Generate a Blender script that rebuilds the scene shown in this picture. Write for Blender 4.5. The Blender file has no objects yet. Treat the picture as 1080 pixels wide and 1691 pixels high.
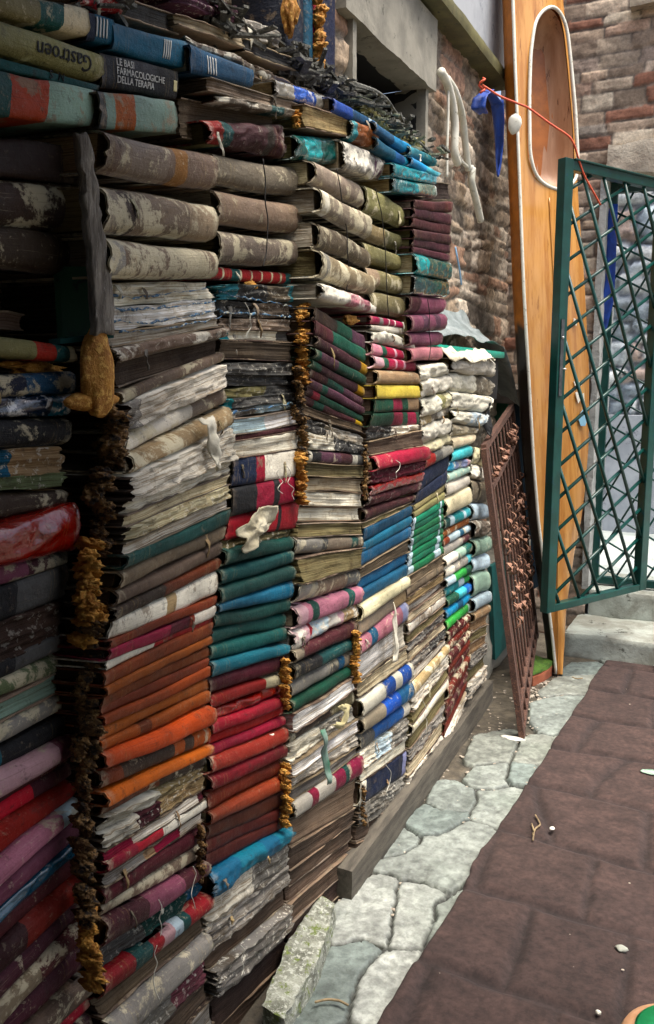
import bpy, math, random
import numpy as np
from mathutils import Vector, Matrix
random.seed(7); np.random.seed(7)
SC = bpy.context.scene
COL = SC.collection
# ------------------------------------------------------------------ camera
H_CAM = 1.5
F_PX, CX, CY = 1400.0, 540.0, 845.5
PITCH = math.atan((CY - 627) / F_PX)
YAW = math.radians(25.505)
cam_d = bpy.data.cameras.new('camera'); cam = bpy.data.objects.new('camera', cam_d); COL.objects.link(cam)
cam.location = (0, 0, H_CAM)
cam.rotation_euler = (math.pi / 2 - PITCH, 0, YAW)
cam_d.sensor_fit = 'VERTICAL'; cam_d.sensor_height = 36; cam_d.lens = F_PX / 1691 * 36
cam_d.clip_start = .02; cam_d.clip_end = 500
SC.camera = cam
# ------------------------------------------------------------------ light
SUN_EL, SUN_AZ = 66, -8     # azimuth in degrees clockwise from +Y
w = bpy.data.worlds.new('World'); SC.world = w; w.use_nodes = True
nt = w.node_tree; nt.nodes.clear()
sky = nt.nodes.new('ShaderNodeTexSky'); sky.sky_type = 'NISHITA'; sky.sun_disc = False
sky.sun_elevation = math.radians(SUN_EL); sky.sun_rotation = math.radians(SUN_AZ)
sky.air_density = 1.0; sky.dust_density = 6.0; sky.ozone_density = 1.0
bg = nt.nodes.new('ShaderNodeBackground'); bg.inputs[1].default_value = .08
wo = nt.nodes.new('ShaderNodeOutputWorld')
nt.links.new(sky.outputs[0], bg.inputs[0]); nt.links.new(bg.outputs[0], wo.inputs[0])
sd = bpy.data.lights.new('sun', 'SUN'); sd.energy = 1.5; sd.angle = math.radians(38); sd.color = (1, .96, .88)
so = bpy.data.objects.new('sun', sd); COL.objects.link(so)
_e, _a = math.radians(SUN_EL), math.radians(SUN_AZ)
_s = Vector((math.sin(_a) * math.cos(_e), math.cos(_a) * math.cos(_e), math.sin(_e)))
_s = Vector((.30, -.04, .95)).normalized()
sky.sun_elevation = math.asin(_s.z); sky.sun_rotation = math.atan2(_s.x, _s.y)
so.rotation_euler = _s.to_track_quat('Z', 'Y').to_euler()
SC.view_settings.view_transform = 'Standard'; SC.view_settings.look = 'None'
SC.view_settings.exposure = 2.0; SC.view_settings.gamma = 1
# ------------------------------------------------------------------ measuring the photo: a pixel's sight line cut by a real plane
_R = cam.rotation_euler.to_matrix()
CAM = np.array([0, 0, H_CAM])
def ray(x, y):
    return np.array(_R @ Vector(((x - CX), (CY - y), -F_PX)))
def onX(x, y, X):
    d = ray(x, y); return CAM + d * (X / d[0])
def onY(x, y, Y):
    d = ray(x, y); return CAM + d * (Y / d[1])
def onZ(x, y, z=0.0):
    d = ray(x, y); return CAM + d * ((z - H_CAM) / d[2])
def onP(x, y, p0, n):
    d = ray(x, y); p0 = np.array(p0, float); n = np.array(n, float)
    return CAM + d * (np.dot(p0 - CAM, n) / np.dot(d, n))
# ------------------------------------------------------------------ noise
def _h(i, j, k, s):
    n = (i * 374761393 + j * 668265263 + k * 2147483647 + s * 1274126177) & 0xffffffff
    n = ((n ^ (n >> 13)) * 1274126177) & 0xffffffff
    n = ((n ^ (n >> 16)) * 2246822519) & 0xffffffff
    return ((n ^ (n >> 15)) & 0xffffff) / float(0xffffff)
def vn(x, y, z=0.0, s=0):
    x, y, z = np.broadcast_arrays(np.asarray(x, float), np.asarray(y, float), np.asarray(z, float))
    xi, yi, zi = np.floor(x).astype(np.int64), np.floor(y).astype(np.int64), np.floor(z).astype(np.int64)
    fx, fy, fz = x - xi, y - yi, z - zi
    fx = fx * fx * (3 - 2 * fx); fy = fy * fy * (3 - 2 * fy); fz = fz * fz * (3 - 2 * fz)
    r = 0
    for a in (0, 1):
        for b in (0, 1):
            for c in (0, 1):
                wgt = (fx if a else 1 - fx) * (fy if b else 1 - fy) * (fz if c else 1 - fz)
                r = r + wgt * _h(xi + a, yi + b, zi + c, s)
    return r * 2 - 1
def fbm(x, y, z=0.0, s=0, o=4):
    r = 0; a = 1.0; t = 0
    for i in range(o):
        r = r + a * vn(np.asarray(x) * 2 ** i, np.asarray(y) * 2 ** i, np.asarray(z) * 2 ** i, s + i * 17); t += a; a *= .5
    return r / t
# ------------------------------------------------------------------ colour + materials
def C(h):
    h = h.lstrip('#'); v = [int(h[i:i + 2], 16) / 255 for i in (0, 2, 4)]
    return tuple((c / 12.92 if c <= .04045 else ((c + .055) / 1.055) ** 2.4) for c in v) + (1,)
PAL = dict(crim='#9c0c2c',sootd='#40352a',  # second entry: dark brown for page ends
 brown='#6f6050', dkbrown='#382b22', ltbrown='#8d7c66', taupe='#7d7263', tan='#a08a68', khaki='#77714e', cream='#c8be9f', ivory='#dad5c4',
 white='#e3e2dd', grey='#85827a', dkgrey='#4b4b49', black='#17181a', teal='#064844', btea='#085e74', dteal='#053b34', aqua='#2a8488', cyan='#4fa3ad',
 green='#0f4a38', grass='#146a48', lime='#3f9450', moss='#5c6648', sage='#8aa394', red='#920f22', dred='#4c0e14', bred='#b3162a', rose='#94283a', salmon='#943f36',
 brick='#70281f', dbrick='#4a1c16', maroon='#431d24', plum='#543444', pink='#a9717c', ltpink='#b8959a', mauve='#7c4858', orange='#a64c1a', borange='#bc5c18', rust='#83401f', drust='#6b3422',
 navy='#101c34', blue='#085070', rblue='#14529a', sky='#3a8fb8', ice='#b9cdd4', lav='#8d92b4', gold='#c09a38', yellow='#c8ae5c', amber='#b07820', wood='#84735a', dwood='#54483a', ochre='#8a6a3a')
def new_mat(name):
    m = bpy.data.materials.new(name); m.use_nodes = True
    n = m.node_tree.nodes; n.clear()
    o = n.new('ShaderNodeOutputMaterial'); b = n.new('ShaderNodeBsdfPrincipled')
    m.node_tree.links.new(b.outputs[0], o.inputs[0])
    return m, m.node_tree, b
def L(t, a, b): t.links.new(a, b)
def math_n(t, op, a, b=None, c=None):
    n = t.nodes.new('ShaderNodeMath'); n.operation = op
    for i, v in enumerate((a, b, c)):
        if v is None: continue
        if isinstance(v, (int, float)): n.inputs[i].default_value = v
        else: L(t, v, n.inputs[i])
    return n.outputs[0]
def mixc(t, f, a, b, mode='MIX'):
    n = t.nodes.new('ShaderNodeMix'); n.data_type = 'RGBA'; n.blend_type = mode
    if isinstance(f, (int, float)): n.inputs[0].default_value = f
    else: L(t, f, n.inputs[0])
    for i, v in ((6, a), (7, b)):
        if isinstance(v, tuple): n.inputs[i].default_value = v
        else: L(t, v, n.inputs[i])
    return n.outputs[2]
def noise(t, vec, sc, det=4, rough=.6, dist=0):
    n = t.nodes.new('ShaderNodeTexNoise'); n.inputs['Scale'].default_value = sc; n.inputs['Detail'].default_value = det
    n.inputs['Roughness'].default_value = rough; n.inputs['Distortion'].default_value = dist
    L(t, vec, n.inputs['Vector']); return n.outputs[0]
def maprange(t, v, a, b, c=0.0, d=1.0):
    n = t.nodes.new('ShaderNodeMapRange'); n.interpolation_type = 'SMOOTHSTEP'
    L(t, v, n.inputs[0])
    for i, x in enumerate((a, b, c, d)): n.inputs[i + 1].default_value = x
    return n.outputs[0]
def bump(t, h, strength, dist, b):
    n = t.nodes.new('ShaderNodeBump'); n.inputs['Strength'].default_value = strength; n.inputs['Distance'].default_value = dist
    L(t, h, n.inputs['Height']); L(t, n.outputs[0], b.inputs['Normal'])
def coords(t):
    tc = t.nodes.new('ShaderNodeTexCoord'); oi = t.nodes.new('ShaderNodeObjectInfo')
    vm = t.nodes.new('ShaderNodeVectorMath'); vm.operation = 'ADD'
    L(t, tc.outputs['Object'], vm.inputs[0])
    k = math_n(t, 'MULTIPLY', oi.outputs['Random'], 37.0); cb = t.nodes.new('ShaderNodeCombineXYZ')
    for i in range(3): L(t, k, cb.inputs[i])
    L(t, cb.outputs[0], vm.inputs[1])
    return vm.outputs[0], oi.outputs['Random'], cb.outputs[0]
_bm = {}
WEARC = dict(r='cream', f='ltbrown', p='ltbrown', s='ivory', w='white', c='ivory')
def book_mat(spec, kind='r', wear=.35):
    key = (spec, kind, wear)
    if key in _bm: return _bm[key]
    m, t, b = new_mat('book_' + kind + '_' + spec.split(',')[0].split(':')[-1])
    vec, rnd, off = coords(t)
    uvn = t.nodes.new('ShaderNodeUVMap'); uvn.uv_map = 'UVMap'; sx = t.nodes.new('ShaderNodeSeparateXYZ'); L(t, uvn.outputs[0], sx.inputs[0])
    um = t.nodes.new('ShaderNodeUVMap'); um.uv_map = 'Met'
    mp = t.nodes.new('ShaderNodeMapping'); L(t, um.outputs[0], mp.inputs[0])
    va = t.nodes.new('ShaderNodeVectorMath'); va.operation = 'ADD'; L(t, mp.outputs[0], va.inputs[0]); L(t, off, va.inputs[1])
    pages = kind in 'ps'
    mp.inputs['Scale'].default_value = (5, 460, 1) if pages else (90, 160, 1)
    fib = noise(t, va.outputs[0], 1.0, 3, .7)
    n1 = noise(t, vec, 16, 7, .72, .4); n2 = noise(t, vec, 75, 5, .7); n3 = noise(t, vec, 5, 3, .5)
    if ':' in spec:
        st = [p.split(':') for p in spec.split(',')]
        u2 = math_n(t, 'ADD', sx.outputs[0], math_n(t, 'MULTIPLY', math_n(t, 'SUBTRACT', n1, .5), .05))
        cr = t.nodes.new('ShaderNodeValToRGB'); cr.color_ramp.interpolation = 'CONSTANT'
        e = cr.color_ramp.elements
        while len(e) < len(st): e.new(.5)
        for i, (p, c) in enumerate(st): e[i].position = float(p); e[i].color = C(PAL[c])
        L(t, u2, cr.inputs[0]); base = cr.outputs[0]; c0 = C(PAL[st[0][1]])
    else:
        rgb = t.nodes.new('ShaderNodeRGB'); rgb.outputs[0].default_value = C(PAL[spec]); base = rgb.outputs[0]; c0 = C(PAL[spec])
    hs = t.nodes.new('ShaderNodeHueSaturation'); L(t, base, hs.inputs['Color'])
    L(t, maprange(t, math_n(t, 'FRACT', math_n(t, 'MULTIPLY', rnd, 7.3)), 0, 1, .72, 1.22), hs.inputs['Value'])
    L(t, maprange(t, rnd, 0, 1, .485, .515), hs.inputs['Hue']); hs.inputs['Saturation'].default_value = 1.12
    base = hs.outputs[0]
    if pages:
        drk = mixc(t, 1.0, base, (.52, .43, .33, 1), 'MULTIPLY')
        base = mixc(t, maprange(t, fib, .36, .54), drk, base)
        base = mixc(t, math_n(t, 'MULTIPLY', maprange(t, n1, .52, .66), .55), base, mixc(t, 1.0, base, (.62, .52, .40, 1), 'MULTIPLY'))
        if kind == 's': base = mixc(t, math_n(t, 'MULTIPLY', maprange(t, n2, .56, .62), wear), base, C(PAL['ivory']))
    else:
        wc = C(PAL[WEARC[kind]])
        lo = .665 - .3 * wear
        base = mixc(t, math_n(t, 'MULTIPLY', maprange(t, n1, lo, lo + .07), min(1, .35 + wear)), base, wc)
        m2 = t.nodes.new('ShaderNodeMapping'); m2.inputs['Scale'].default_value = (9, 95, 1); L(t, um.outputs[0], m2.inputs[0]); v2 = t.nodes.new('ShaderNodeVectorMath'); v2.operation = 'ADD'; L(t, m2.outputs[0], v2.inputs[0]); L(t, off, v2.inputs[1])
        stk = noise(t, v2.outputs[0], 1.0, 5, .75)
        pl = 0.0
        fr_ = math_n(t, 'FRACT', math_n(t, 'MULTIPLY', rnd, 13.7))
        uu_ = math_n(t, 'ABSOLUTE', math_n(t, 'SUBTRACT', sx.outputs[0], .5))
        ring = None
        for c_ in (.30, .335, .425):
            q_ = maprange(t, math_n(t, 'ABSOLUTE', math_n(t, 'SUBTRACT', uu_, math_n(t, 'ADD', c_, math_n(t, 'MULTIPLY', fr_, .03)))), .0022, .0045, 1, 0)
            ring = q_ if ring is None else math_n(t, 'MAXIMUM', ring, q_)
        ring = math_n(t, 'MULTIPLY', ring, math_n(t, 'MULTIPLY', maprange(t, fr_, .35, .45), maprange(t, n2, .40, .52)))
        base = mixc(t, math_n(t, 'MULTIPLY', ring, .38), base, mixc(t, .5, base, C('#b59a5c')))
        edge = maprange(t, math_n(t, 'ABSOLUTE', math_n(t, 'SUBTRACT', math_n(t, 'MULTIPLY', sx.outputs[0], 2), 1)), .86, 1.0)
        base = mixc(t, math_n(t, 'MULTIPLY', math_n(t, 'MULTIPLY', edge, maprange(t, n2, .42, .58)), min(.6, .2 + wear)), base, wc)
        base = mixc(t, math_n(t, 'MULTIPLY', maprange(t, stk, .60, .70), min(.45, .06 + wear)), base, wc)
        base = mixc(t, math_n(t, 'MULTIPLY', maprange(t, stk, .44, .34), .55), base, mixc(t, 1.0, base, (.35, .32, .30, 1), 'MULTIPLY'))
        sp = math_n(t, 'MULTIPLY', maprange(t, n2, .60, .66), .55 * min(1, wear * 2))
        base = mixc(t, sp, base, wc)
    gr = maprange(t, n3, .3, .7, .62, 1.12); cg = t.nodes.new('ShaderNodeCombineColor')
    for i in range(3): L(t, gr, cg.inputs[i])
    base = mixc(t, 1.0, base, cg.outputs[0], 'MULTIPLY')
    base = mixc(t, math_n(t, 'MULTIPLY', maprange(t, noise(t, vec, 34, 6, .8), .55, .68), .6), base, C('#2a2018'))
    L(t, base, b.inputs['Base Color'])
    if kind == 'w':
        b.inputs['Roughness'].default_value = .22; b.inputs['Coat Weight'].default_value = .5
        bump(t, noise(t, vec, 40, 4, .6, 1.5), .6, .004, b)
    else:
        rr = maprange(t, n1, .3, .7, .42, .8) if not pages else maprange(t, n1, .3, .7, .75, .95)
        L(t, rr, b.inputs['Roughness']); b.inputs['Specular IOR Level'].default_value = .28
        hh = math_n(t, 'ADD', math_n(t, 'MULTIPLY', fib, 1.3 if pages else .35), math_n(t, 'ADD', n2, math_n(t, 'MULTIPLY', n1, .8)))
        bump(t, hh, .8 if pages else .8, .004 if pages else .0045, b)
    _bm[key] = m; return m
def simple(name, c1, c2=None, sc=8, rough=.8, bs=.4, bd=.005, spot=None, spotn=(.58, .66), det=6, stretch=None, metal=0, c3=None):
    m, t, b = new_mat(name); vec, rnd, off = coords(t)
    if stretch:
        mp = t.nodes.new('ShaderNodeMapping'); mp.inputs['Scale'].default_value = stretch; L(t, vec, mp.inputs[0]); vec = mp.outputs[0]
    n1 = noise(t, vec, sc, det, .65, .3); n2 = noise(t, vec, sc * 6, 5, .7)
    base = mixc(t, maprange(t, n1, .35, .65), C(c1), C(c2 or c1))
    if c3: base = mixc(t, maprange(t, n2, .5, .62), base, C(c3))
    if spot: base = mixc(t, maprange(t, noise(t, vec, sc * 2.3, 6, .75), *spotn), base, C(spot))
    L(t, base, b.inputs['Base Color']); b.inputs['Roughness'].default_value = rough; b.inputs['Metallic'].default_value = metal
    bump(t, math_n(t, 'ADD', n1, math_n(t, 'MULTIPLY', n2, .6)), bs, bd, b)
    return m
def attr_mat(name, sc=30, bd=.006, rough=.9, tint=.5):
    m, t, b = new_mat(name); vec, rnd, off = coords(t)
    at = t.nodes.new('ShaderNodeAttribute'); at.attribute_name = 'Col'
    n1 = noise(t, vec, sc, 7, .7); n2 = noise(t, vec, sc * .2, 4, .6)
    g = math_n(t, 'MULTIPLY', maprange(t, n1, .3, .7, 1 - tint, 1 + tint * .5), maprange(t, n2, .3, .7, .75, 1.15)); cg = t.nodes.new('ShaderNodeCombineColor')
    for i in range(3): L(t, g, cg.inputs[i])
    L(t, mixc(t, 1.0, at.outputs[0], cg.outputs[0], 'MULTIPLY'), b.inputs['Base Color']); b.inputs['Roughness'].default_value = rough
    bump(t, n1, .9, bd, b); return m
# ------------------------------------------------------------------ object helpers
def mk(name, V, F, mat, parent=None, uv=None, met=None, col=None, smooth=True, label=None, cat=None, group=None, kind=None):
    V = np.asarray(V, float).reshape(-1, 3)
    if parent is not None: org = np.array(parent['_o'] if '_o' in parent else (0, 0, 0), float)
    else: org = np.array([V[:, 0].mean(), V[:, 1].mean(), V[:, 2].min()])
    me = bpy.data.meshes.new(name); me.from_pydata((V - org).tolist(), [], [tuple(int(i) for i in f) for f in F])
    if smooth: me.polygons.foreach_set('use_smooth', [True] * len(me.polygons))
    li = np.zeros(len(me.loops), int); me.loops.foreach_get('vertex_index', li)
    if uv is not None:
        for nm, a in (('UVMap', uv), ('Met', met)):
            l = me.uv_layers.new(name=nm); l.data.foreach_set('uv', np.asarray(a)[li].astype(np.float32).ravel())
    if col is not None:
        ca = me.color_attributes.new('Col', 'FLOAT_COLOR', 'POINT')
        ca.data.foreach_set('color', np.c_[np.asarray(col)[:, :3], np.ones(len(V))].astype(np.float32).ravel())
    me.materials.append(mat); me.update()
    o = bpy.data.objects.new(name, me); COL.objects.link(o)
    if parent is not None: o.parent = parent
    else: o.location = org
    o['_o'] = org.tolist()
    tag(o, label, cat, group, kind)
    return o
def tag(o, label=None, cat=None, group=None, kind=None):
    for k, v in (('label', label), ('category', cat), ('group', group), ('kind', kind)):
        if v: o[k] = v
    return o
def thing(name, loc, label, cat, group=None):
    o = bpy.data.objects.new(name, None); COL.objects.link(o); o.location = Vector(loc); o.empty_display_size = .05
    o['_o'] = [float(v) for v in loc]; return tag(o, label, cat, group)
def cat_mesh(parts):
    V = []; F = []; k = 0
    for v, f in parts:
        v = np.asarray(v, float).reshape(-1, 3); V.append(v); F += [tuple(i + k for i in q) for q in f]; k += len(v)
    return np.vstack(V), F
def grid_faces(n, m, off=0, flip=False):
    F = []
    for i in range(n - 1):
        for j in range(m - 1):
            a = off + i * m + j; q = (a, a + m, a + m + 1, a + 1)
            F.append(q[::-1] if flip else q)
    return F
def tube(P, r, seg=8, caps=True):
    P = np.asarray(P, float); n = len(P); r = np.broadcast_to(np.asarray(r, float), (n,))
    T = np.gradient(P, axis=0); T /= np.linalg.norm(T, axis=1)[:, None] + 1e-9
    ref = np.array([0, 0, 1.0]) if abs(T[0][2]) < .9 else np.array([1.0, 0, 0])
    V = []
    a = np.cross(T[0], ref); a /= np.linalg.norm(a)
    for i in range(n):
        a = a - T[i] * np.dot(a, T[i]); a /= np.linalg.norm(a) + 1e-9; b = np.cross(T[i], a)
        for k in range(seg):
            th = 2 * math.pi * k / seg; V.append(P[i] + r[i] * (a * math.cos(th) + b * math.sin(th)))
    F = [(i * seg + k, i * seg + (k + 1) % seg, (i + 1) * seg + (k + 1) % seg, (i + 1) * seg + k) for i in range(n - 1) for k in range(seg)]
    if caps: F += [tuple(range(seg))[::-1], tuple(range((n - 1) * seg, n * seg))]
    return np.array(V), F
def box8(p):   # 8 corners: bottom 4 ccw, top 4
    return np.array(p, float), [(3, 2, 1, 0), (4, 5, 6, 7), (0, 1, 5, 4), (1, 2, 6, 5), (2, 3, 7, 6), (3, 0, 4, 7)]
def bar(a, b, wv, hv):  # box from a to b, half extents vectors wv, hv
    a, b, wv, hv = (np.array(q, float) for q in (a, b, wv, hv))
    return box8([a - wv - hv, a + wv - hv, a + wv + hv, a - wv + hv, b - wv - hv, b + wv - hv, b + wv + hv, b - wv + hv])
def rough_box(P000, U, V, W, n=(12, 5, 5), amp=.004, fr=20, s=0, rnd=.0):
    """a box with gridded faces, noisy; U,V,W edge vectors"""
    P000, U, V, W = (np.array(q, float) for q in (P000, U, V, W))
    parts = []
    def face(o, a, b, na, nb):
        g = np.array([[o + a * i / na + b * j / nb for j in range(nb + 1)] for i in range(na + 1)]).reshape(-1, 3)
        parts.append((g, grid_faces(na + 1, nb + 1)))
    nu, nv, nw = n
    face(P000, V, U, nv, nu); face(P000 + W, U, V, nu, nv); face(P000, U, W, nu, nw); face(P000 + V, W, U, nw, nu)
    face(P000, W, V, nw, nv); face(P000 + U, V, W, nv, nw)
    VV, F = cat_mesh(parts)
    c = P000 + (U + V + W) / 2
    # weld by identical position: same noise keeps seams shut
    d = np.stack([fbm(VV[:, 0] * fr, VV[:, 1] * fr, VV[:, 2] * fr, s + k) for k in range(3)], 1)
    if rnd > 0:
        loc = VV - c; un = [q / np.linalg.norm(q) for q in (U, V, W)]; hl = [np.linalg.norm(q) / 2 for q in (U, V, W)]
        q = np.stack([loc @ un[k] for k in range(3)], 1); lim = np.array([max(h - rnd, h * .2) for h in hl])
        cl = np.clip(q, -lim, lim); dq = q - cl; ln = np.linalg.norm(dq, axis=1)[:, None]; rr = np.minimum(rnd, np.array([hl]) - lim).min()
        dq = np.where(ln > 1e-9, dq / np.maximum(ln, 1e-9) * np.minimum(ln, rnd), dq)
        VV = c + (cl + dq) @ np.array(un)
    return VV + d * amp, F
def blob(c, r, s=0, amp=.35, sub=2, fr=2.2):
    """lumpy ball; r = 3 radii"""
    import bmesh
    bm = bmesh.new(); bmesh.ops.create_icosphere(bm, subdivisions=sub + 1, radius=1)
    V = np.array([v.co[:] for v in bm.verts]); F = [tuple(v.index for v in f.verts) for f in bm.faces]; bm.free()
    k = 1 + amp * fbm(V[:, 0] * fr, V[:, 1] * fr, V[:, 2] * fr, s, 3)
    return np.array(c) + V * k[:, None] * np.array(r), F
def sheet(P, th=.0015):
    """grid P[n][m][3] to a thin closed sheet"""
    P = np.asarray(P, float); n, m = P.shape[:2]
    du = np.gradient(P, axis=0); dv = np.gradient(P, axis=1); N = np.cross(du, dv); N /= np.linalg.norm(N, axis=2)[..., None] + 1e-9
    A = P.reshape(-1, 3); B = (P - N * th).reshape(-1, 3); F = grid_faces(n, m) + grid_faces(n, m, n * m, True)
    rim = [i * m for i in range(n)] + [(n - 1) * m + j for j in range(1, m)] + [i * m + m - 1 for i in range(n - 2, -1, -1)] + [j for j in range(m - 2, 0, -1)]
    k = n * m
    F += [(rim[i], rim[i - 1], rim[i - 1] + k, rim[i] + k) for i in range(len(rim))]
    return np.vstack([A, B]), F
# ------------------------------------------------------------------ setting: materials
M_plaster = simple('grey_plaster', '#8b9096', '#a4a8ad', 3, .9, .3, .01, '#6f7278')
M_concrete = simple('old_concrete', '#7a776c', '#938f82', 6, .9, .5, .008, '#5b5a50')
M_stonewall = attr_mat('rubble_masonry', 40, .008)
M_brickwall = attr_mat('old_brick', 70, .003, .92, .28)
M_dirt = simple('trodden_dirt', '#5d564b', '#7b7364', 14, .95, .9, .012, '#a39a88', (.62, .68))
M_pave = attr_mat('pale_paving_stone', 34, .006, .6, .45)
M_carpet = simple('brown_carpet', '#47373a', '#5b4746', 3.0, .96, .8, .004, '#39302f', (.5, .62), det=9, c3='#655350')
M_step = simple('worn_step_stone', '#7f7f74', '#aab0a6', 5, .8, .7, .01, '#4e4f46')
M_green = simple('green_gate_paint', '#07352f', '#0b423b', 12, .32, .2, .002, '#123d4a')
M_steel = simple('lock_steel', '#55585a', '#6e7072', 30, .4, .2, .002, metal=.8)
M_boat = simple('varnished_boat_wood', '#ac7233', '#c8924e', 2.4, .2, .2, .002, '#94602a', stretch=(9, 9, .35))
M_boat_dark = simple('dark_hull_wood', '#33241a', '#4b3420', 3, .5, .3, .003, stretch=(5, 5, .5))
M_boat_in = simple('cockpit_wood', '#a27858', '#bd9878', 3, .5, .2, .002, '#5a3524', stretch=(4, 4, .5))
M_whitep = simple('white_paint', '#cfcdbf', '#dedccf', 20, .5, .3, .002, '#9a9684')
M_rust = simple('rusty_iron', '#3a261e', '#503529', 30, .85, .8, .003, '#241813', c3='#6b4838')
M_rustl = simple('copper_rust', '#6b4432', '#96705a', 30, .8, .8, .003, '#40291e')
M_foam = simple('amber_foam', '#9a6216', '#c48a30', 18, .7, 1, .008, '#5a3812', (.60, .70), c3='#d8a850')
M_foamd = simple('dirty_foam', '#54391a', '#7d5a2a', 26, .8, 1, .008, '#1e150c', (.5, .58), c3='#9a7a48')
M_wood = simple('grey_beam_wood', '#3f3a32', '#5a5449', 6, .8, .7, .004, '#3d3a34', stretch=(8, 1.2, 8))
M_hose = simple('white_hose', '#c9c7b6', '#dddbcd', 12, .5, .2, .002, '#96947e')
M_bstrap = simple('blue_strap', '#0b2f78', '#1244a0', 14, .5, .3, .003)
M_rope = simple('orange_rope', '#c0452c', '#d4603c', 40, .7, .4, .002)
M_yellowrope = simple('string_light', '#b9b6a8', '#d0cec0', 40, .8, .4, .002)
M_tgreen = simple('teal_tub', '#0f8070', '#15957f', 10, .35, .2, .002, '#0b5a50')
M_plastic = simple('clear_sheet', '#717c7d', '#949e9f', 9, .3, .7, .01, '#6d7a78')
M_black = simple('black_and_void_shade', '#0b0c0c', '#121313', 10, .8, .2, .002)
M_moss = simple('moss', '#3f5f1c', '#567a28', 22, .95, 1, .01, '#8a6a2c', (.6, .68))
M_brick1 = simple('brick_red', '#8c4a30', '#9c5a3c', 16, .9, .6, .005)
M_tealboard = simple('teal_board', '#0b4c4a', '#0f5f5c', 8, .6, .3, .003, '#0a3536')
M_greenboard = simple('green_board', '#0e4a34', '#11603f', 8, .5, .3, .003, '#0b2f24')
M_rag = simple('dirty_rag', '#8f8a7c', '#c9c5b6', 30, .95, .9, .006, '#4e4a40')
M_darkrag = simple('dark_debris', '#3a3b38', '#6a6a62', 36, .95, 1, .008, '#8f9088', (.56, .62))
M_mosswood = simple('mossy_stone', '#5f6154', '#9da092', 14, .9, 1, .012, '#66762e', (.54, .62), c3='#b9bcb0')
M_paperw = simple('curled_paper', '#bdb7a2', '#d6d1bf', 24, .9, .6, .003, '#8b7f66')
M_court = attr_mat('bright_rubble', 26, .01, .9, .3)
# ------------------------------------------------------------------ masonry
def masonry(name, O, U, N, W, H, ch, bl, pal, mortar, mat, step=.014, amp=.02, joint=.012, irr=.4, s=0, holes=(), warp=.02, **kw):
    O, U, N = (np.array(q, float) for q in (O, U, N)); up = np.array([0, 0, 1.0])
    nu, nv = int(W / step) + 1, int(H / step) + 1
    a, b = np.meshgrid(np.linspace(0, W, nu), np.linspace(0, H, nv), indexing='ij')
    bb = b + warp * vn(a * 2.3, b * 2.3, s, s + 3); aa = a + warp * vn(a * 5, b * 9, s, s + 5)
    # uneven course heights
    k = bb / ch; row = np.floor(k + irr * .5 * np.sin(k * 1.7)); kk = k + irr * .5 * np.sin(k * 1.7); fb = kk - row
    ln = bl * (1 + irr * (_h(row.astype(np.int64), 3, 7, s) - .5)); ao = aa + _h(row.astype(np.int64), 9, 1, s) * bl * 3
    c = ao / ln; c = c + irr * .35 * np.sin(c * 2.1 + row); ci = np.floor(c); fa = c - ci
    d = np.minimum(np.minimum(fa, 1 - fa) * ln, np.minimum(fb, 1 - fb) * ch)
    d = d + .35 * joint * fbm(a * 60, b * 60, 0, s + 8, 2)
    e = np.clip(d / joint, 0, 1); e = e * e * (3 - 2 * e)
    hsh = _h(row.astype(np.int64), ci.astype(np.int64), 5, s); h2 = _h(row.astype(np.int64), ci.astype(np.int64), 11, s)
    hgt = e * amp * (.5 + .9 * h2) + .55 * amp * fbm(a * 20, b * 24, 0, s + 11, 5) - .35 * amp * np.clip(fbm(a * 38, b * 50, 3, s + 14, 3) * 3 - .6, 0, 1)
    P = O + a[..., None] * U + b[..., None] * up + hgt[..., None] * N
    pc = np.array([C(p)[:3] for p in pal]); col = pc[(hsh * len(pal)).astype(int).clip(0, len(pal) - 1)] * (.75 + .5 * h2)[..., None] * (1 + .22 * fbm(a * 26, b * 34, 1, s + 21, 5))[..., None]
    e2 = np.clip((e - .25) * 2, 0, 1)[..., None]; mc = np.array(C(mortar)[:3])
    col = col * e2 + mc * (1 - e2)
    F = []
    keep = np.ones((nu - 1, nv - 1), bool)
    for (a0, a1, b0, b1) in holes:
        am, bm_ = a[:-1, :-1], b[:-1, :-1]; keep &= ~((am > a0) & (am < a1) & (bm_ > b0) & (bm_ < b1))
    idx = np.argwhere(keep); q = idx[:, 0] * nv + idx[:, 1]
    F = np.stack([q, q + nv, q + nv + 1, q + 1], 1)
    if np.dot(np.cross(U, up), N) < 0: F = F[:, ::-1]
    return mk(name, P.reshape(-1, 3), F, mat, col=col.reshape(-1, 3), **kw)
XW = -1.24          # face of the old wall behind the books
YB = 5.0            # face of the end wall
def PW(x, y, d=0): return onX(x, y, XW + d)
def PB(x, y, d=0): return onY(x, y, YB - d)
# ------------------------------------------------------------------ setting
# ground sheet
g = np.array([[-8, -6, -.012], [12, -6, -.012], [12, 16, -.012], [-8, 16, -.012]])
mk('ground', g, [(0, 1, 2, 3)], M_dirt, kind='structure')
a, b = np.meshgrid(np.linspace(-1.3, 1.3, 130), np.linspace(.3, 5.0, 235), indexing='ij')
z = -.020 * (a > -1.04) * (a < -.3) * (b > 1.05) * (b < 4.55) + .002 + .006 * fbm(a * 9, b * 9, 0, 2) + .002 * fbm(a * 60, b * 60, 0, 4, 2) - .004
mk('path', np.stack([a, b, z], -1).reshape(-1, 3), grid_faces(130, 235), M_dirt, kind='structure')
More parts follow.
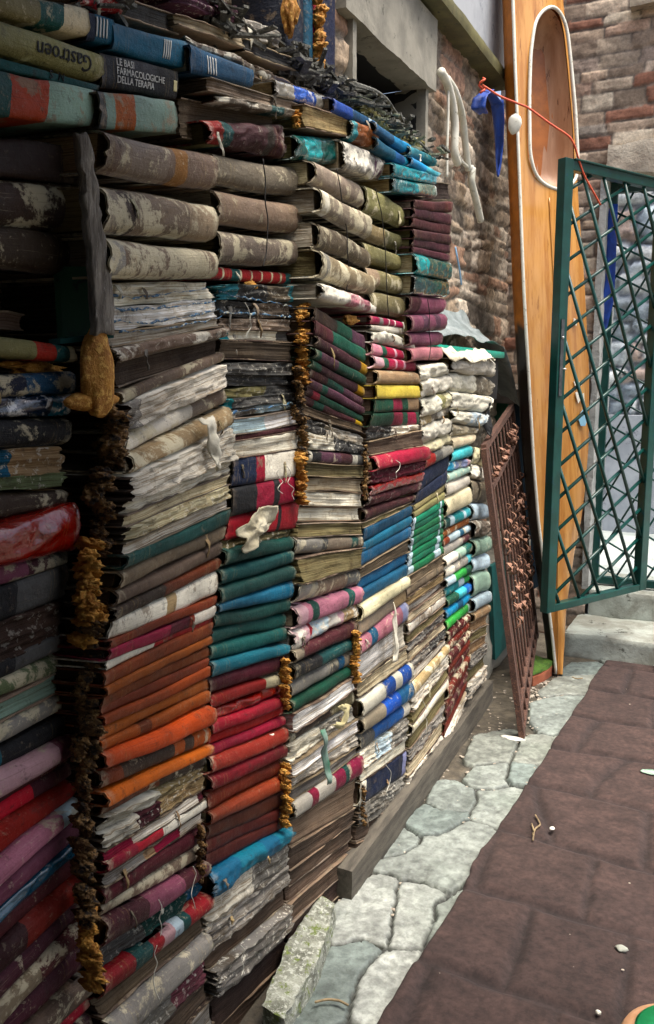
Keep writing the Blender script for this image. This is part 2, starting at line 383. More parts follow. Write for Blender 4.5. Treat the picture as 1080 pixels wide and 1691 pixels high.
# the paved strip: each slab traced on the ground, joined into one pavement
SL = [[(470, 1691), (540, 1600), (600, 1545), (618, 1560), (560, 1660), (530, 1720), (440, 1760)],
 [(560, 1520), (600, 1480), (640, 1452), (652, 1480), (640, 1540), (625, 1552), (575, 1545)],
 [(648, 1520), (662, 1470), (690, 1455), (740, 1478), (735, 1520), (690, 1562), (655, 1562)],
 [(600, 1610), (655, 1565), (690, 1568), (660, 1640), (610, 1700), (590, 1660)],
 [(470, 1760), (520, 1700), (590, 1700), (560, 1800), (470, 1860)],
 [(640, 1430), (680, 1390), (770, 1360), (815, 1365), (780, 1440), (745, 1470), (700, 1455)],
 [(690, 1362), (715, 1338), (768, 1342), (745, 1372), (725, 1380), (695, 1374)],
 [(728, 1320), (738, 1296), (778, 1300), (785, 1318), (760, 1338), (732, 1332)],
 [(785, 1345), (795, 1304), (855, 1300), (880, 1305), (845, 1350), (820, 1365)],
 [(780, 1296), (800, 1272), (838, 1262), (835, 1290), (815, 1302)], [(838, 1288), (845, 1262), (890, 1262), (880, 1300)],
 [(785, 1254), (800, 1220), (842, 1212), (838, 1255)], [(848, 1256), (880, 1222), (925, 1215), (905, 1250), (890, 1266)],
 [(893, 1195), (893, 1165), (930, 1150), (975, 1150), (950, 1195), (910, 1212)], [(905, 1146), (930, 1124), (990, 1115), (975, 1146)],
 [(938, 1112), (955, 1098), (1000, 1098), (992, 1112)], [(640, 1404), (660, 1372), (690, 1380), (700, 1396), (665, 1412)],
 [(1005, 1097), (1010, 1088), (1085, 1094), (1088, 1104)],
 [(700, 1480), (745, 1478), (790, 1440), (760, 1540), (700, 1600)], [(660, 1650), (700, 1575), (740, 1560), (720, 1700)],
 [(850, 1350), (885, 1305), (940, 1300), (920, 1380)], [(930, 1260), (950, 1205), (1010, 1205), (990, 1270)]]
PV = []; PC = 0
def in_poly(x, y, P):
    r = np.zeros(x.shape, bool); n = len(P); j = n - 1
    for i in range(n):
        xi, yi = P[i]; xj, yj = P[j]
        r ^= ((yi > y) != (yj > y)) & (x < (xj - xi) * (y - yi) / (yj - yi + 1e-12) + xi); j = i
    return r
def dist_poly(x, y, P):
    d = np.full(x.shape, 1e9); n = len(P)
    for i in range(n):
        ax, ay = P[i - 1]; bx, by = P[i]; vx, vy = bx - ax, by - ay
        t = np.clip(((x - ax) * vx + (y - ay) * vy) / (vx * vx + vy * vy + 1e-12), 0, 1)
        d = np.minimum(d, np.hypot(x - ax - t * vx, y - ay - t * vy))
    return d
st = .0055
a, b = np.meshgrid(np.arange(-1.06, -.25, st), np.arange(1.0, 4.62, st), indexing='ij')
wx = a + .006 * fbm(a * 14, b * 14, 0, 3, 4); wy = b + .006 * fbm(a * 12, b * 12, 5, 3, 4)
D1 = np.full(a.shape, -9.0); D2 = np.full(a.shape, -9.0); ID = np.zeros(a.shape)
for i, P in enumerate(SL):
    G = [tuple(onZ(x, y, .012)[:2]) for x, y in P]
    ins = in_poly(wx, wy, G); d = dist_poly(wx, wy, G) * np.where(ins, 1, -1)
    m_ = d > D1; D2 = np.where(m_, D1, np.maximum(D2, d)); ID = np.where(m_, i, ID); D1 = np.maximum(D1, d)
d = np.minimum(D1 + .055, (D1 - D2) / 2) - .0045 + .004 * fbm(a * 70, b * 70, 0, 9, 2)
e = np.clip((d + .004) / .007, 0, 1); e = e * e * (3 - 2 * e)
top = .010 + .004 * _h(ID.astype(np.int64), 3, 3, 3) + .0035 * fbm(a * 14, b * 14, 1, 6, 5) + (a * (_h(ID.astype(np.int64), 5, 1, 3) - .5) + b * (_h(ID.astype(np.int64), 6, 1, 3) - .5) * .3) * .008 - .003 * (fbm(a * 30, b * 30, 4, 41, 3) > .3)
dirt_ = np.clip((-.045 - D1) / .03, 0, 1); base_ = -.007 + dirt_ * (.010 + .004 * fbm(a * 18, b * 18, 0, 51, 4))
hh = base_ + e * (top - base_)
nu, nv = a.shape
_ed = np.array([onZ(x, y, .03) for x, y in [(400, 2050), (520, 1850), (620, 1691), (700, 1560), (760, 1460), (815, 1370), (880, 1270), (930, 1198), (968, 1135), (992, 1102)]]); hh = np.where(a > np.interp(b, _ed[:, 1], _ed[:, 0]) + .02, -.03, hh)
pc_ = np.array([C(k)[:3] for k in ('#858b84', '#747b75', '#979b94', '#7e8279', '#69736e')]); cs_ = pc_[(_h(ID.astype(np.int64), 1, 8, 2) * 5).astype(int).clip(0, 4)] * (1.05 + .35 * fbm(a * 10, b * 10, 3, 15) + .25 * fbm(a * 45, b * 45, 3, 17, 3))[..., None] * (.85 + .3 * _h(ID.astype(np.int64), 4, 4, 9))[..., None]
dk = np.clip(fbm(a * 6, b * 6, 0, 19) * 1.6 + .1, 0, 1)[..., None] * .6; cs_ = cs_ * (1 - dk) + cs_ * np.array([.66, .71, .67]) * dk
em = np.clip(e * 1.4 - .4, 0, 1)[..., None]; dcol = np.array(C('#4d463a')[:3]) * (1 + .5 * fbm(a * 30, b * 30, 0, 53, 4))[..., None]; bc_ = np.array(C('#262821')[:3]) * (1 - dirt_[..., None]) + dcol * dirt_[..., None]
cs_ = cs_ * em + bc_ * (1 - em)
mk('pavement', np.stack([a, b, hh], -1).reshape(-1, 3), grid_faces(nu, nv), M_pave, kind='structure', col=cs_.reshape(-1, 3))
# brown carpet runner over the slabs
ed = [(400, 2050), (520, 1850), (620, 1691), (700, 1560), (760, 1460), (815, 1370), (880, 1270), (930, 1198), (968, 1135), (992, 1102)]
E3 = np.array([onZ(x, y, .03) for x, y in ed]); 
nb_, na_ = 420, 230
yy = np.linspace(E3[0, 1], 4.55, nb_); xe = np.interp(yy, E3[:, 1], E3[:, 0]) + .008 * vn(yy * 5, 0, 0, 3) + .003 * vn(yy * 22, 0, 0, 4)
s_ = np.linspace(0, 1, na_)
X = xe[:, None] + (1.25 - xe[:, None]) * s_[None]; Y = yy[:, None] + 0 * X
# slabs felt through the carpet
rw = np.floor(Y / .37 + .12 * vn(X * 1.2, Y * 1.5, 0, 6)); cl = (X + .17 * rw + .1 * vn(X * 2, Y * 2, 0, 8)) / .36; fc = cl - np.floor(cl); fr = Y / .37 + .12 * vn(X * 1.2, Y * 1.5, 0, 6); fr = fr - np.floor(fr)
dd = np.minimum(np.minimum(fc, 1 - fc) * .36, np.minimum(fr, 1 - fr) * .37) + .012 * fbm(X * 9, Y * 9, 0, 12)
zz = .034 - .016 * (1 - np.clip(dd / .03, 0, 1) ** .7) + .0035 * fbm(X * 5, Y * 5, 0, 9) + .0012 * fbm(X * 40, Y * 40, 0, 2, 3)
zz[:, 0] = .004; X[:, 0] += .001; zz[:, 1] -= .002
zz[-1] = .005
jc = .72 * np.clip(1 - dd / .03, 0, 1) ** 1.2
c1, c2, c3 = (np.array(C(k)[:3]) for k in ('#4d3a34', '#241e1e', '#76695e'))
mixv = (.5 + .8 * fbm(X * 1.6, Y * 1.6, 0, 31)).clip(0, 1)[..., None]
cc = c1 * (1 - mixv) + np.array(C('#40302c')[:3]) * mixv
cc = cc * .74 * (.85 + .3 * _h(rw.astype(np.int64), np.floor(cl).astype(np.int64), 2, 5))[..., None]
cc = cc * (1 - .8 * jc[..., None]) + c2 * .8 * jc[..., None]
cc = cc * (1 + .22 * fbm(X * 24, Y * 24, 0, 33, 4))[..., None]
M_carpet2 = attr_mat('brown_carpet_pile', 55, .003, .97, .45)
mk('carpet', np.stack([X, Y, zz], -1).reshape(-1, 3), grid_faces(nb_, na_, 0, True), M_carpet2, col=cc.reshape(-1, 3), label='worn purple-brown carpet runner laid over the paving', cat='carpet')
# old rubble wall behind the books, with its opening
O = np.array([XW, .2, 0]);
w0, w1 = PW(573, 35), PW(690, 150); zt = (w0[2] + w1[2]) / 2; zb = zt - .34
OPEN = (w0[1], w1[1], zb, zt)
masonry('wall', O, (0, 1, 0), (1, 0, 0), 4.85, PW(800, 142)[2], .066, .19, ['#a08e78', '#b8a690', '#8c7c6a', '#ad987f', '#7d7264', '#c4b6a2', '#a07e66'], '#8c8273', M_stonewall, step=.0125, amp=.017, joint=.012, irr=.7, s=4, warp=.05,
        holes=[(w0[1] - .2, w1[1] - .2, zb, zt)], label='old rubble wall with crumbling courses behind the stacked books', cat='wall')
# recess behind the opening
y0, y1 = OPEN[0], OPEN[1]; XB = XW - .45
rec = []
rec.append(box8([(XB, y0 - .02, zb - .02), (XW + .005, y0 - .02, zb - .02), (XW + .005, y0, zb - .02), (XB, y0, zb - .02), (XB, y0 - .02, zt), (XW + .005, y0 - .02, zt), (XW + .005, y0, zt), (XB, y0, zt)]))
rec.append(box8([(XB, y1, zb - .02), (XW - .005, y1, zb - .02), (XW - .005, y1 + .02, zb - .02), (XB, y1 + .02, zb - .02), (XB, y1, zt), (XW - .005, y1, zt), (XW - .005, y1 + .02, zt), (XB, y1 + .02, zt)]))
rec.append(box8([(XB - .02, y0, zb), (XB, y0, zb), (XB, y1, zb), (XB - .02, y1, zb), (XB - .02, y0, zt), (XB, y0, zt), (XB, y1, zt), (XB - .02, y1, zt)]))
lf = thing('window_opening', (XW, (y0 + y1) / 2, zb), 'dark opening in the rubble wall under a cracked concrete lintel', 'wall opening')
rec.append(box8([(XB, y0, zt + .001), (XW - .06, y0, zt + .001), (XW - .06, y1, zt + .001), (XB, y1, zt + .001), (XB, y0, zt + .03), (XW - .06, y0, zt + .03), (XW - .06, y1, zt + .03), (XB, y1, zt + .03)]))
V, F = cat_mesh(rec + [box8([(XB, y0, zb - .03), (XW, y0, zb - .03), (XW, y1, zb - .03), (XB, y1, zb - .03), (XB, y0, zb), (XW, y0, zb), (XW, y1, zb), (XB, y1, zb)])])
mk('recess', V, F, M_black, lf, smooth=False)  # recess faces coloured black to stand for its deep shade
fw = .03
def vframe(ya, yb, za, zb2, nm):
    V, F = rough_box((XW - .10, ya, za), (0, 0, zb2 - za), (.135, 0, 0), (0, yb - ya, 0), (18, 3, 3), .003, 30, 5); mk(nm, V, F, M_concrete, lf)
vframe(y0 - fw, y0, zb, zt + .02, 'jamb'); vframe(y1, y1 + fw, zb, zt, 'jamb')
# concrete lintel slab
ztop = PW(745, 82)[2]
V, F = rough_box((XW - .07, y0 - .12, zt), (0, y1 - y0 + .2, 0), (.12, 0, 0), (0, 0, ztop - zt - .01), (60, 4, 20), .008, 9, 8); mk('lintel', V, F, M_concrete, lf)
# plaster wall above with the ledge beam
zl = PW(800, 142)[2]
a, b = np.meshgrid(np.linspace(.2, YB, 90), np.linspace(zl + .07, 5.2, 40), indexing='ij')
mk('wall', np.stack([XW + .05 + .006 * fbm(a * 2, b * 2, 0, 3), a, b], -1).reshape(-1, 3), grid_faces(90, 40), M_plaster, label='blue-grey plaster wall above the olive ledge', cat='wall')
M_ledge = simple('olive_ledge', '#4d4a2c', '#66623a', 8, .7, .5, .004, '#35331f')
V, F = rough_box((XW - .02, .2, zl), (0, 4.35, 0), (.13, 0, 0), (0, 0, .06), (90, 3, 3), .004, 12, 9, .01)
mk('ledge', V, F, M_ledge, label='long olive ledge beam between rubble and plaster', cat='ledge')
# end wall: brick with a wide opening right of the boat
xo = PB(985, 600)[0]; xo2 = 1.35
zo = PB(1040, 292)[2]
masonry('wall', (-1.3, YB, 0), (1, 0, 0), (0, -1, 0), 3.6, 4.0, .070, .22, ['#b09c88', '#bfa992', '#9c8a78', '#c4b29c', '#8e6350', '#b59a86', '#9a9084', '#cabda8', '#b3a290', '#a9988a', '#bcaa98'], '#857a6e', M_brickwall, step=.0105, amp=.010, joint=.008, irr=.35, s=21, warp=.02,
        holes=[(xo + 1.3, xo2 + 1.3, -.1, zo)], label='weathered brick end wall with a wide gated opening', cat='wall')
# crumbling light masonry jamb left of the opening
V, F = rough_box((xo - .02, YB - .035, .3), (.035, 0, 0), (0, .5, 0), (0, 0, zo - .3), (3, 14, 70), .012, 9, 31)
mk('jamb', V, F, simple('pale_jamb_stone', '#9a9c98', '#b9bab5', 7, .9, .8, .012, '#6f6b62'), label='pale crumbling stone jamb between boat and gate opening', cat='door jamb')
V, F = rough_box((xo + .01, YB - .06, zo - .0), (1.6, 0, 0), (0, .5, 0), (0, 0, .16), (90, 5, 10), .03, 6, 33)
mk('stone_lintel', V, F, simple('lintel_stone', '#a59a8a', '#c2b9a8', 7, .9, .9, .012, '#6e6357'), label='rough pale stone ledge above the gate opening', cat='lintel')
zc = PB(1000, 30)[2]
V, F = rough_box((-.62, YB - .09, zc), (2.4, 0, 0), (0, .1, 0), (0, 0, .05), (90, 3, 4), .012, 8, 35)
mk('cornice', V, F, simple('cornice_stone', '#8a7d6c', '#a69a86', 8, .9, .9, .01, '#5d5345'), label='rough brick cornice course high on the end wall', cat='cornice')
# steps
def step_stone(nm, x0, x1, ya, yb, za, zb2, sd):
    V, F = rough_box((x0, ya, za), (x1 - x0, 0, 0), (0, yb - ya, 0), (0, 0, zb2 - za), (70, 14, 10), .010, 7, sd, .02)
    mk(nm, V, F, M_step, kind='structure')
step_stone('step', -.76, 1.3, 4.6, 5.04, -.02, .14, 41)
step_stone('step', -.70, 1.3, 5.0, 5.5, .12, .30, 43)
# courtyard beyond
g = np.array([[-2, 5.3, .27], [4, 5.3, .27], [4, 10, .27], [-2, 10, .27]])
mk('courtyard_floor', g, [(0, 1, 2, 3)], simple('court_paving', '#8f9692', '#aab0ab', 5), kind='structure')
masonry('wall', (-2.0, 7.4, .25), (1, 0, 0), (0, -1, 0), 5.0, 3.4, .15, .26, ['#a4b0b5', '#c0c8ca', '#929ea6', '#d4d8d6', '#b09c90'], '#8f959a', M_court, step=.03, amp=.05, joint=.03, irr=.7, s=51, warp=.08, label='bright rubble courtyard wall seen through the lattice', cat='wall')
V, F = rough_box((-1.5, 7.2, .27), (3.5, 0, 0), (0, .12, 0), (0, 0, .95), (20, 3, 8), .01, 4, 5); mk('low_wall', V, F, M_plaster, label='pale plastered low wall in the courtyard', cat='wall')
# unseen opposite side of the alley, height set to shade the near end
a, b = np.meshgrid(np.linspace(-3.5, 5.2, 40), np.linspace(0, 1, 12), indexing='ij'); b = b * np.where(a < 1.3, 6.5, 4.6)
mk('wall', np.stack([1.3 + 0 * a, a, b], -1).reshape(-1, 3), grid_faces(20, 12, 0, True), simple('unseen_facing_wall', '#4f483e', '#3f3a33', 3), label='unseen house wall across the alley, its height set for shade', cat='wall')
V, F = rough_box((-1.36, -3.5, 2.6), (.09, 0, 0), (0, 3.7, 0), (0, 0, 2.7), (2, 8, 4), 0, 3, 5)
mk('wall', V, F, simple('near_wall', '#5f574c'), label='upper house wall above the near stacks', cat='wall')
mk('wall', np.array([(-1.7, -3.5, 0), (1.3, -3.5, 0), (1.3, -3.5, 4.5), (-1.7, -3.5, 4.5)]), [(0, 1, 2, 3)], simple('unseen_rear_wall', '#6f665a'), label='unseen wall added behind the viewer to cut the light', cat='wall')  # unseen closing wall, put in to darken the near end
V, F = rough_box((-1.35, -3.4, 2.75), (2.6, 0, 0), (0, 4.85, 0), (0, 0, .08), (8, 8, 2), .0, 3, 5)
mk('shade_slab', V, F, simple('dark_shade_slab', '#3a332b'), label='unseen slab added over the near alley to shade the stacks', cat='shade_slab')  # unseen overhang, added and sized to shade the near upper books
# plaster footing at the far end of the book wall
V, F = rough_box((-1.22, 3.62, 0), (0, 1.38, 0), (.20, 0, 0), (0, 0, .62), (30, 6, 16), .02, 6, 61, .03)
mk('footing', V, F, M_concrete, label='crumbling grey footing at the foot of the wall beyond the stacks', cat='footing')
# ------------------------------------------------------------------ books
BN = [0]
PAGEC = ['cream', 'ivory', 'khaki', 'taupe', 'cream', 'tan']
def book(BL, BR, TL, TR, kind, spec, wear, label, group, D=.2, seed=None, pagec=None, prot=None, torn=None, text=None, far=False, ends=None):
    """one book lying on its side, its front face (spine or page edges) spanning the four corners"""
    BN[0] += 1; s = seed if seed is not None else BN[0] * 13
    rs = np.random.RandomState(s)
    BL, BR, TL, TR = (np.array(q, float) for q in (BL, BR, TL, TR))
    L_ = np.linalg.norm(BR - BL); t = max(.006, .5 * (np.linalg.norm(TL - BL) + np.linalg.norm(TR - BR)))
    u = (BR - BL) / L_; n = np.array([u[1], -u[0], 0]); n /= np.linalg.norm(n)
    if n[0] < 0: n = -n
    if prot is None: prot = rs.uniform(-.004, .003) if kind == 'f' else rs.uniform(-.008, .006)
    gap = min(.0008, t * .02)
    nu = 14 if far else max(16, min(44, int(L_ / .009)))
    nvf = {'r': 8, 'f': 7, 'w': 12, 'c': 12, 'p': 10, 's': 18}[kind]
    if far: nvf = max(5, nvf // 2)
    if t > .05: nvf = int(nvf * 1.5)
    bul = {'r': min((.30 if t < .035 else .40) * t, .028), 'f': min(.12 * t, .004), 'w': .25 * t, 'c': .28 * t, 'p': .0, 's': .0}[kind]
    U = np.linspace(0, 1, nu); 
    def pos(uu, vv, ww):
        uu, vv, ww = (np.asarray(q, float)[..., None] for q in (uu, vv, ww))
        B = BL + (BR - BL) * uu; T = TL + (TR - TL) * uu
        return B + (T - B) * vv + n * (ww + prot)
    def disp(uu, vv):
        sarc = 2 * vv - 1
        d = bul * (np.sqrt(np.clip(1 - np.abs(sarc) ** 2.7, 0, 1)) if kind == 'r' else (1 - np.abs(sarc) ** 4)) - bul * .6
        um, vm = uu * L_, vv * t
        d = d + .0042 * fbm(um * 13, vm * 26, s * .7, s) 
        if kind == 'w': d = d + .010 * (np.abs(fbm(um * 20, vm * 26, 3.3, s, 3)) * 2 - .5) * (1 - np.abs(sarc) ** 3)
        if kind == 'c': d = d + .018 * fbm(um * 16, vm * 24, 1.3, s, 4) + .005 * np.abs(vn(um * 40, vm * 60, 2, s))
        if kind == 'p': d = d - .004 * (1 - sarc ** 2) + .0016 * vn(um * 5, vm * 420, 0, s) + .0022 * vn(um * 9, vm * 90, 4, s)
        if kind == 's':
            lay = vn(um * 7, vm * 150 + .8 * vn(um * 20, 0, 0, s), 0, s); d = d + .0055 * lay + .0065 * fbm(um * 26, vm * 60, 2, s, 4) + .003 * vn(um * 90, vm * 90, 5, s) 
        return d
    def sag(uu): return .0035 * vn(uu * 2.2, s * 1.1, 0, s)
    wob = lambda uu, k: (.035 + (.10 if kind in 'sc' else 0)) * vn(uu * 6, k, s * .3, s + k)
    tau = min(.0035, t * .16) if kind != 'p' else min(.0028, t * .10)
    def profile(inset, wback):
        """(w, v) path rows for all u; returns arrays (nu, m)"""
        g = (gap + inset) / t
        vt = 1 - g + wob(U, 1) * .5; vb = 0 + g + wob(U, 2) * .5
        vf = np.linspace(1, 0, nvf)
        Wd = []; Vd = []
        for w_ in (wback, wback * .5, -.012):
            Wd.append(np.full(nu, w_)); Vd.append(vt)
        for q in vf:
            v = vb + (vt - vb) * q; Wd.append(disp(U, np.full(nu, q)) - inset); Vd.append(v)
        for w_ in (-.012, wback * .5, wback):
            Wd.append(np.full(nu, w_)); Vd.append(vb)
        return np.array(Wd).T, np.array(Vd).T
    th = thing('book', (BL + BR) / 2, label, 'book', group)
    endj = lambda amp, k: amp * vn(np.arange(60) * .9, k, s * .2, s + k) * 1.5
    COV = None
    if kind in 'rfwc':
        Wo, Vo = profile(0, -D); Wi, Vi = profile(tau, -D); m = Wo.shape[1]
        UU = np.repeat(U[:, None], m, 1)
        UU[0] += endj(.012 if kind != 'c' else .03, 3)[:m]; UU[-1] += endj(.012 if kind != 'c' else .03, 4)[:m]
        Po = pos(UU, Vo, Wo).reshape(-1, 3); Pi = pos(UU, Vi, Wi).reshape(-1, 3); Po[:, 2] += np.repeat(sag(U), m); Pi[:, 2] += np.repeat(sag(U), m)
        if kind in 'rc':
            F1 = grid_faces(nu, m, 0, True)
        else: F1 = grid_faces(nu, m, 0, True)
        k = nu * m; F2 = grid_faces(nu, m, k)
        F3 = [(j, j + 1, k + j + 1, k + j) for j in range(m - 1)]
        e = (nu - 1) * m; F3 += [(e + j + 1, e + j, k + e + j, k + e + j + 1) for j in range(m - 1)]
        F3 += [(i * m + m, i * m, k + i * m, k + i * m + m) for i in range(nu - 1)] + [(i * m + m - 1, i * m + 2 * m - 1, k + i * m + 2 * m - 1, k + i * m + m - 1) for i in range(nu - 1)]
        vv = np.tile(np.linspace(1, 0, m), (nu, 1)); uv = np.c_[UU.ravel(), vv.ravel()]; uv = np.vstack([uv, uv])
        met = uv * [L_, .4]
        COV = mk('cover', np.vstack([Po, Pi]), F1 + F2 + F3, book_mat(spec, kind, wear), th, uv, met)
    # pages
    pk = kind in 'ps'
    pc = spec if pk else (pagec or PAGEC[rs.randint(len(PAGEC))])
    ins = tau if not pk else tau * (1.0 if kind == 'p' else .1)
    g = (gap + ins) / t
    vf = np.linspace(1 - g, g, nvf + (4 if pk else 0)); ue = .006 / L_ if not pk else .004 / L_
    Up = np.linspace(ue, 1 - ue, nu if pk else 6)
    fr = disp(Up[:, None] + 0 * vf[None], np.repeat(vf[None], len(Up), 0)) if pk else np.full((len(Up), len(vf)), -.014)
    if pk:
        fr = fr - (.001 if kind == 'p' else 0)
        fr[0] -= .004; fr[-1] -= .004
    Wb = np.full((len(Up), 1), -D * .97)
    wav = (wob(Up, 1)[:, None] * vf[None] + wob(Up, 2)[:, None] * (1 - vf[None])) * .5
    VV = np.repeat(vf[None], len(Up), 0) + wav
    Wg = np.concatenate([Wb, fr, Wb], 1); Vg = np.concatenate([VV[:, :1], VV, VV[:, -1:]], 1); m = Wg.shape[1]
    Ug = np.repeat(Up[:, None], m, 1)
    if pk:
        j = (.010 if kind == 's' else .003) / L_
        Ug[0, 1:-1] += j * vn(vf * t * 300, 0, s, s); Ug[-1, 1:-1] += j * vn(vf * t * 300, 9, s, s)
    P = pos(Ug, Vg, Wg)
    if pk: P[..., 2] += sag(Up)[:, None]
    # page ends: own grids running back into the stack, finely ribbed
    V0 = P.reshape(-1, 3); F = grid_faces(len(Up), m, 0, True)
    parts = [(V0, F)]; UVs = [np.c_[Ug.ravel(), Vg.ravel()]]; 
    for side, ui in ((0, Up[0]), (1, Up[-1])):
        nw = 7; ww = np.linspace(0, 1, nw)
        E = np.zeros((nw, len(vf), 3)); uvE = np.zeros((nw, len(vf), 2))
        frow = fr[0 if side == 0 else -1]; u0 = Ug[0 if side == 0 else -1, 1:-1]; v0 = VV[0 if side == 0 else -1]
        for i, a in enumerate(ww):
            wr = frow * (1 - a) - D * .97 * a
            jit = 0 if i == 0 else (.0025 / L_) * vn(vf * t * 350, a * 2, s, s + side)
            E[i] = pos(u0 + jit, v0, wr); 
            if pk: E[i][:, 2] += sag(np.array([ui]))[0]
            uvE[i, :, 0] = a; uvE[i, :, 1] = vf
        parts.append((E.reshape(-1, 3), grid_faces(nw, len(vf), 0, side == 0))); UVs.append(uvE.reshape(-1, 2))
    V, F = cat_mesh(parts); uv = np.vstack(UVs); met = uv * [L_, t]
    PG = mk('pages', V, F, book_mat(pc, kind if pk else 'p', wear if pk else .3), th, uv, met)
    if ends:
        PG.data.materials.append(book_mat(ends, 'p', .3)); nf = len(parts[0][1]); mi = np.zeros(len(PG.data.polygons), np.int32); mi[nf:] = 1; PG.data.polygons.foreach_set('material_index', mi)
    if kind == 'p':     # worn boards above and below the page edges
        bc = ['brown', 'dkbrown', 'taupe', 'ltbrown'][rs.randint(4)]
        bp = []; buv = []
        for vc in (g * .5, 1 - g * .5):
            Ub = np.linspace(0, 1, nu); Wq = np.array([-D, -.01, -.0005]); 
            for sgn in (-1, 1):
                A = pos(np.repeat(Ub[:, None], 3, 1), vc + sgn * tau * .45 / t + wob(Ub, 1 if vc > .5 else 2)[:, None] * .5 + np.zeros((nu, 3)), Wq[None] + .0035 * vn(Ub * 9, vc * 5, s, s)[:, None] * np.array([0, 1, 1]))
                A[..., 2] += sag(Ub)[:, None]
                bp.append((A.reshape(-1, 3), grid_faces(nu, 3, 0, sgn < 0))); buv.append(np.c_[np.repeat(Ub, 3), np.tile([0, .5, 1], nu)])
            k = nu * 3
            A, B = bp[-2], bp[-1]
            bp[-2:] = [(np.vstack([A[0], B[0]]), A[1] + [tuple(i + k for i in f) for f in B[1]] + [(i * 3 + 2, i * 3 + 5, k + i * 3 + 5, k + i * 3 + 2)[::-1] for i in range(nu - 1)] + [(0, 1, k + 1, k), (1, 2, k + 2, k + 1)])]
        V, F = cat_mesh(bp); uv = np.vstack(buv)
        mk('cover', V, F, book_mat(bc, 'f', .5), th, uv, uv * [L_, .1])
    front = lambda uu, vv, ww=0.0: pos(np.asarray(uu, float), np.asarray(vv, float), disp(np.asarray(uu, float), np.asarray(vv, float)) + ww)
    if torn or (kind in 'sc' and rs.rand() < .15) or (kind in 'rfp' and wear > .1 and rs.rand() < .10):
        # a flap of torn paper or cloth hanging off the front
        for q in range(torn or 1):
            u0 = rs.uniform(.08, .85); wd = rs.uniform(.006, .022) / L_; ln = rs.uniform(.012, .05); v0 = rs.uniform(.35, .95); lean = rs.uniform(-.5, .5) * wd
            a, b_ = np.meshgrid(np.linspace(0, 1, 9), np.linspace(0, 1, 5), indexing='ij')
            taper = (1 - .75 * a) * (.8 + .35 * vn(a * 7, b_ * 2, q, s + 5))
            lift = .0015 + .006 * np.sin(a * rs.uniform(1.5, 3)) * rs.uniform(.4, 1.6)
            base = pos(u0 + (b_ - .5) * wd * taper + lean * a, v0 + 0 * a, disp(u0 + 0 * a, v0 + 0 * a) + lift + .0035 * vn(a * 5, b_ * 2.5, q, s))
            base[..., 2] -= a * ln
            V, F = sheet(base, .0008); mk('torn_strip', V, F, book_mat(['cream', 'grey', 'tan', 'taupe', 'ivory'][rs.randint(5)], 'f', .4), COV or PG, np.zeros((len(V), 2)) + .5, V[:, :2])
    return (COV or PG), front, (u, n, L_, t)
def interp_fn(pts):
    p = sorted(pts); ys = [a for a, b in p]; xs = [b for a, b in p]
    return lambda y: float(np.interp(y, ys, xs))
XF = -.95
def y_at(px, X):    # depth along the alley of a sight line at the row of the image centre
    d = ray(px, 845); return d[1] * X / d[0]
ORD = ['topmost', 'second', 'third', 'fourth', 'fifth', 'sixth', 'seventh', 'eighth', 'ninth', 'tenth', 'eleventh', 'twelfth', 'thirteenth', 'fourteenth']
STUFF = []
def column(stack, grp, xl, xr, prev_xr, rows, far=False, D=.2, xmax=-.80, XR=XF, xshift=0.0, ends=None):
    """rows: (yTL, yTR, yBL, yBR, kind, spec, wear, desc, opts)"""
    cnt = {}; tot = {}
    for r in rows: tot[r[7]] = tot.get(r[7], 0) + 1
    out = []
    for r in rows:
        yTL, yTR, yBL, yBR, kind, spec, wear, desc = r[:8]; op = dict(r[8]) if len(r) > 8 else {}
        dx0, dx1 = op.pop('dx', (0, 0))
        def cnr(y, left):
            px = (xl(y) + dx0) if left else (xr(y) + dx1)
            if left:
                if prev_xr is None: X = XR + xshift
                else:
                    Y = y_at(prev_xr(y), XF); dd = ray(px, 845); X = Y * dd[0] / dd[1]; X = min(max(X, XF - .01), xmax(y) if callable(xmax) else xmax)
            else: X = XR
            return onX(px, y, X)
        k = cnt.get(desc, 0); cnt[desc] = k + 1
        d = desc
        if '{o}' in desc: d = desc.replace('{o}', ORD[k])
        st_f = any(w_ in d for w_ in ('pale weathered run', 'grey weathered run', 'of the lower run', 'over the beam', 'in the lower run', 'at the foot, ', 'of the bottom run', 'above the beam end'))
        op.setdefault('ends', ends)
        b = book(cnr(yBL, True), cnr(yBR, False), cnr(yTL, True), cnr(yTR, False), kind, spec, wear, d + stack, grp, D=D, far=far, **op)
        if st_f: STUFF.append(b[0].parent)
        out.append(b)
    return out
def parse(txt, y0):
    """each line: yBL yBR kind spec wear | desc  (top edge = bottom edge of the line before; 'skip' leaves a gap)"""
    rows = []; pl, pr = y0
    for ln in txt.strip().splitlines():
        ln = ln.strip()
        if not ln or ln[0] == '#': continue
        a, _, d = ln.partition('|'); f = a.split()
        yl, yr = float(f[0]), float(f[1])
        if f[2] != 'skip':
            op = {}
            for e in f[5:]:
                k, v = e.split('='); op[k] = eval(v)
            rows.append((pl, pr, yl, yr, f[2], f[3], float(f[4]), d.strip(), op))
        pl, pr = yl, yr
    return rows

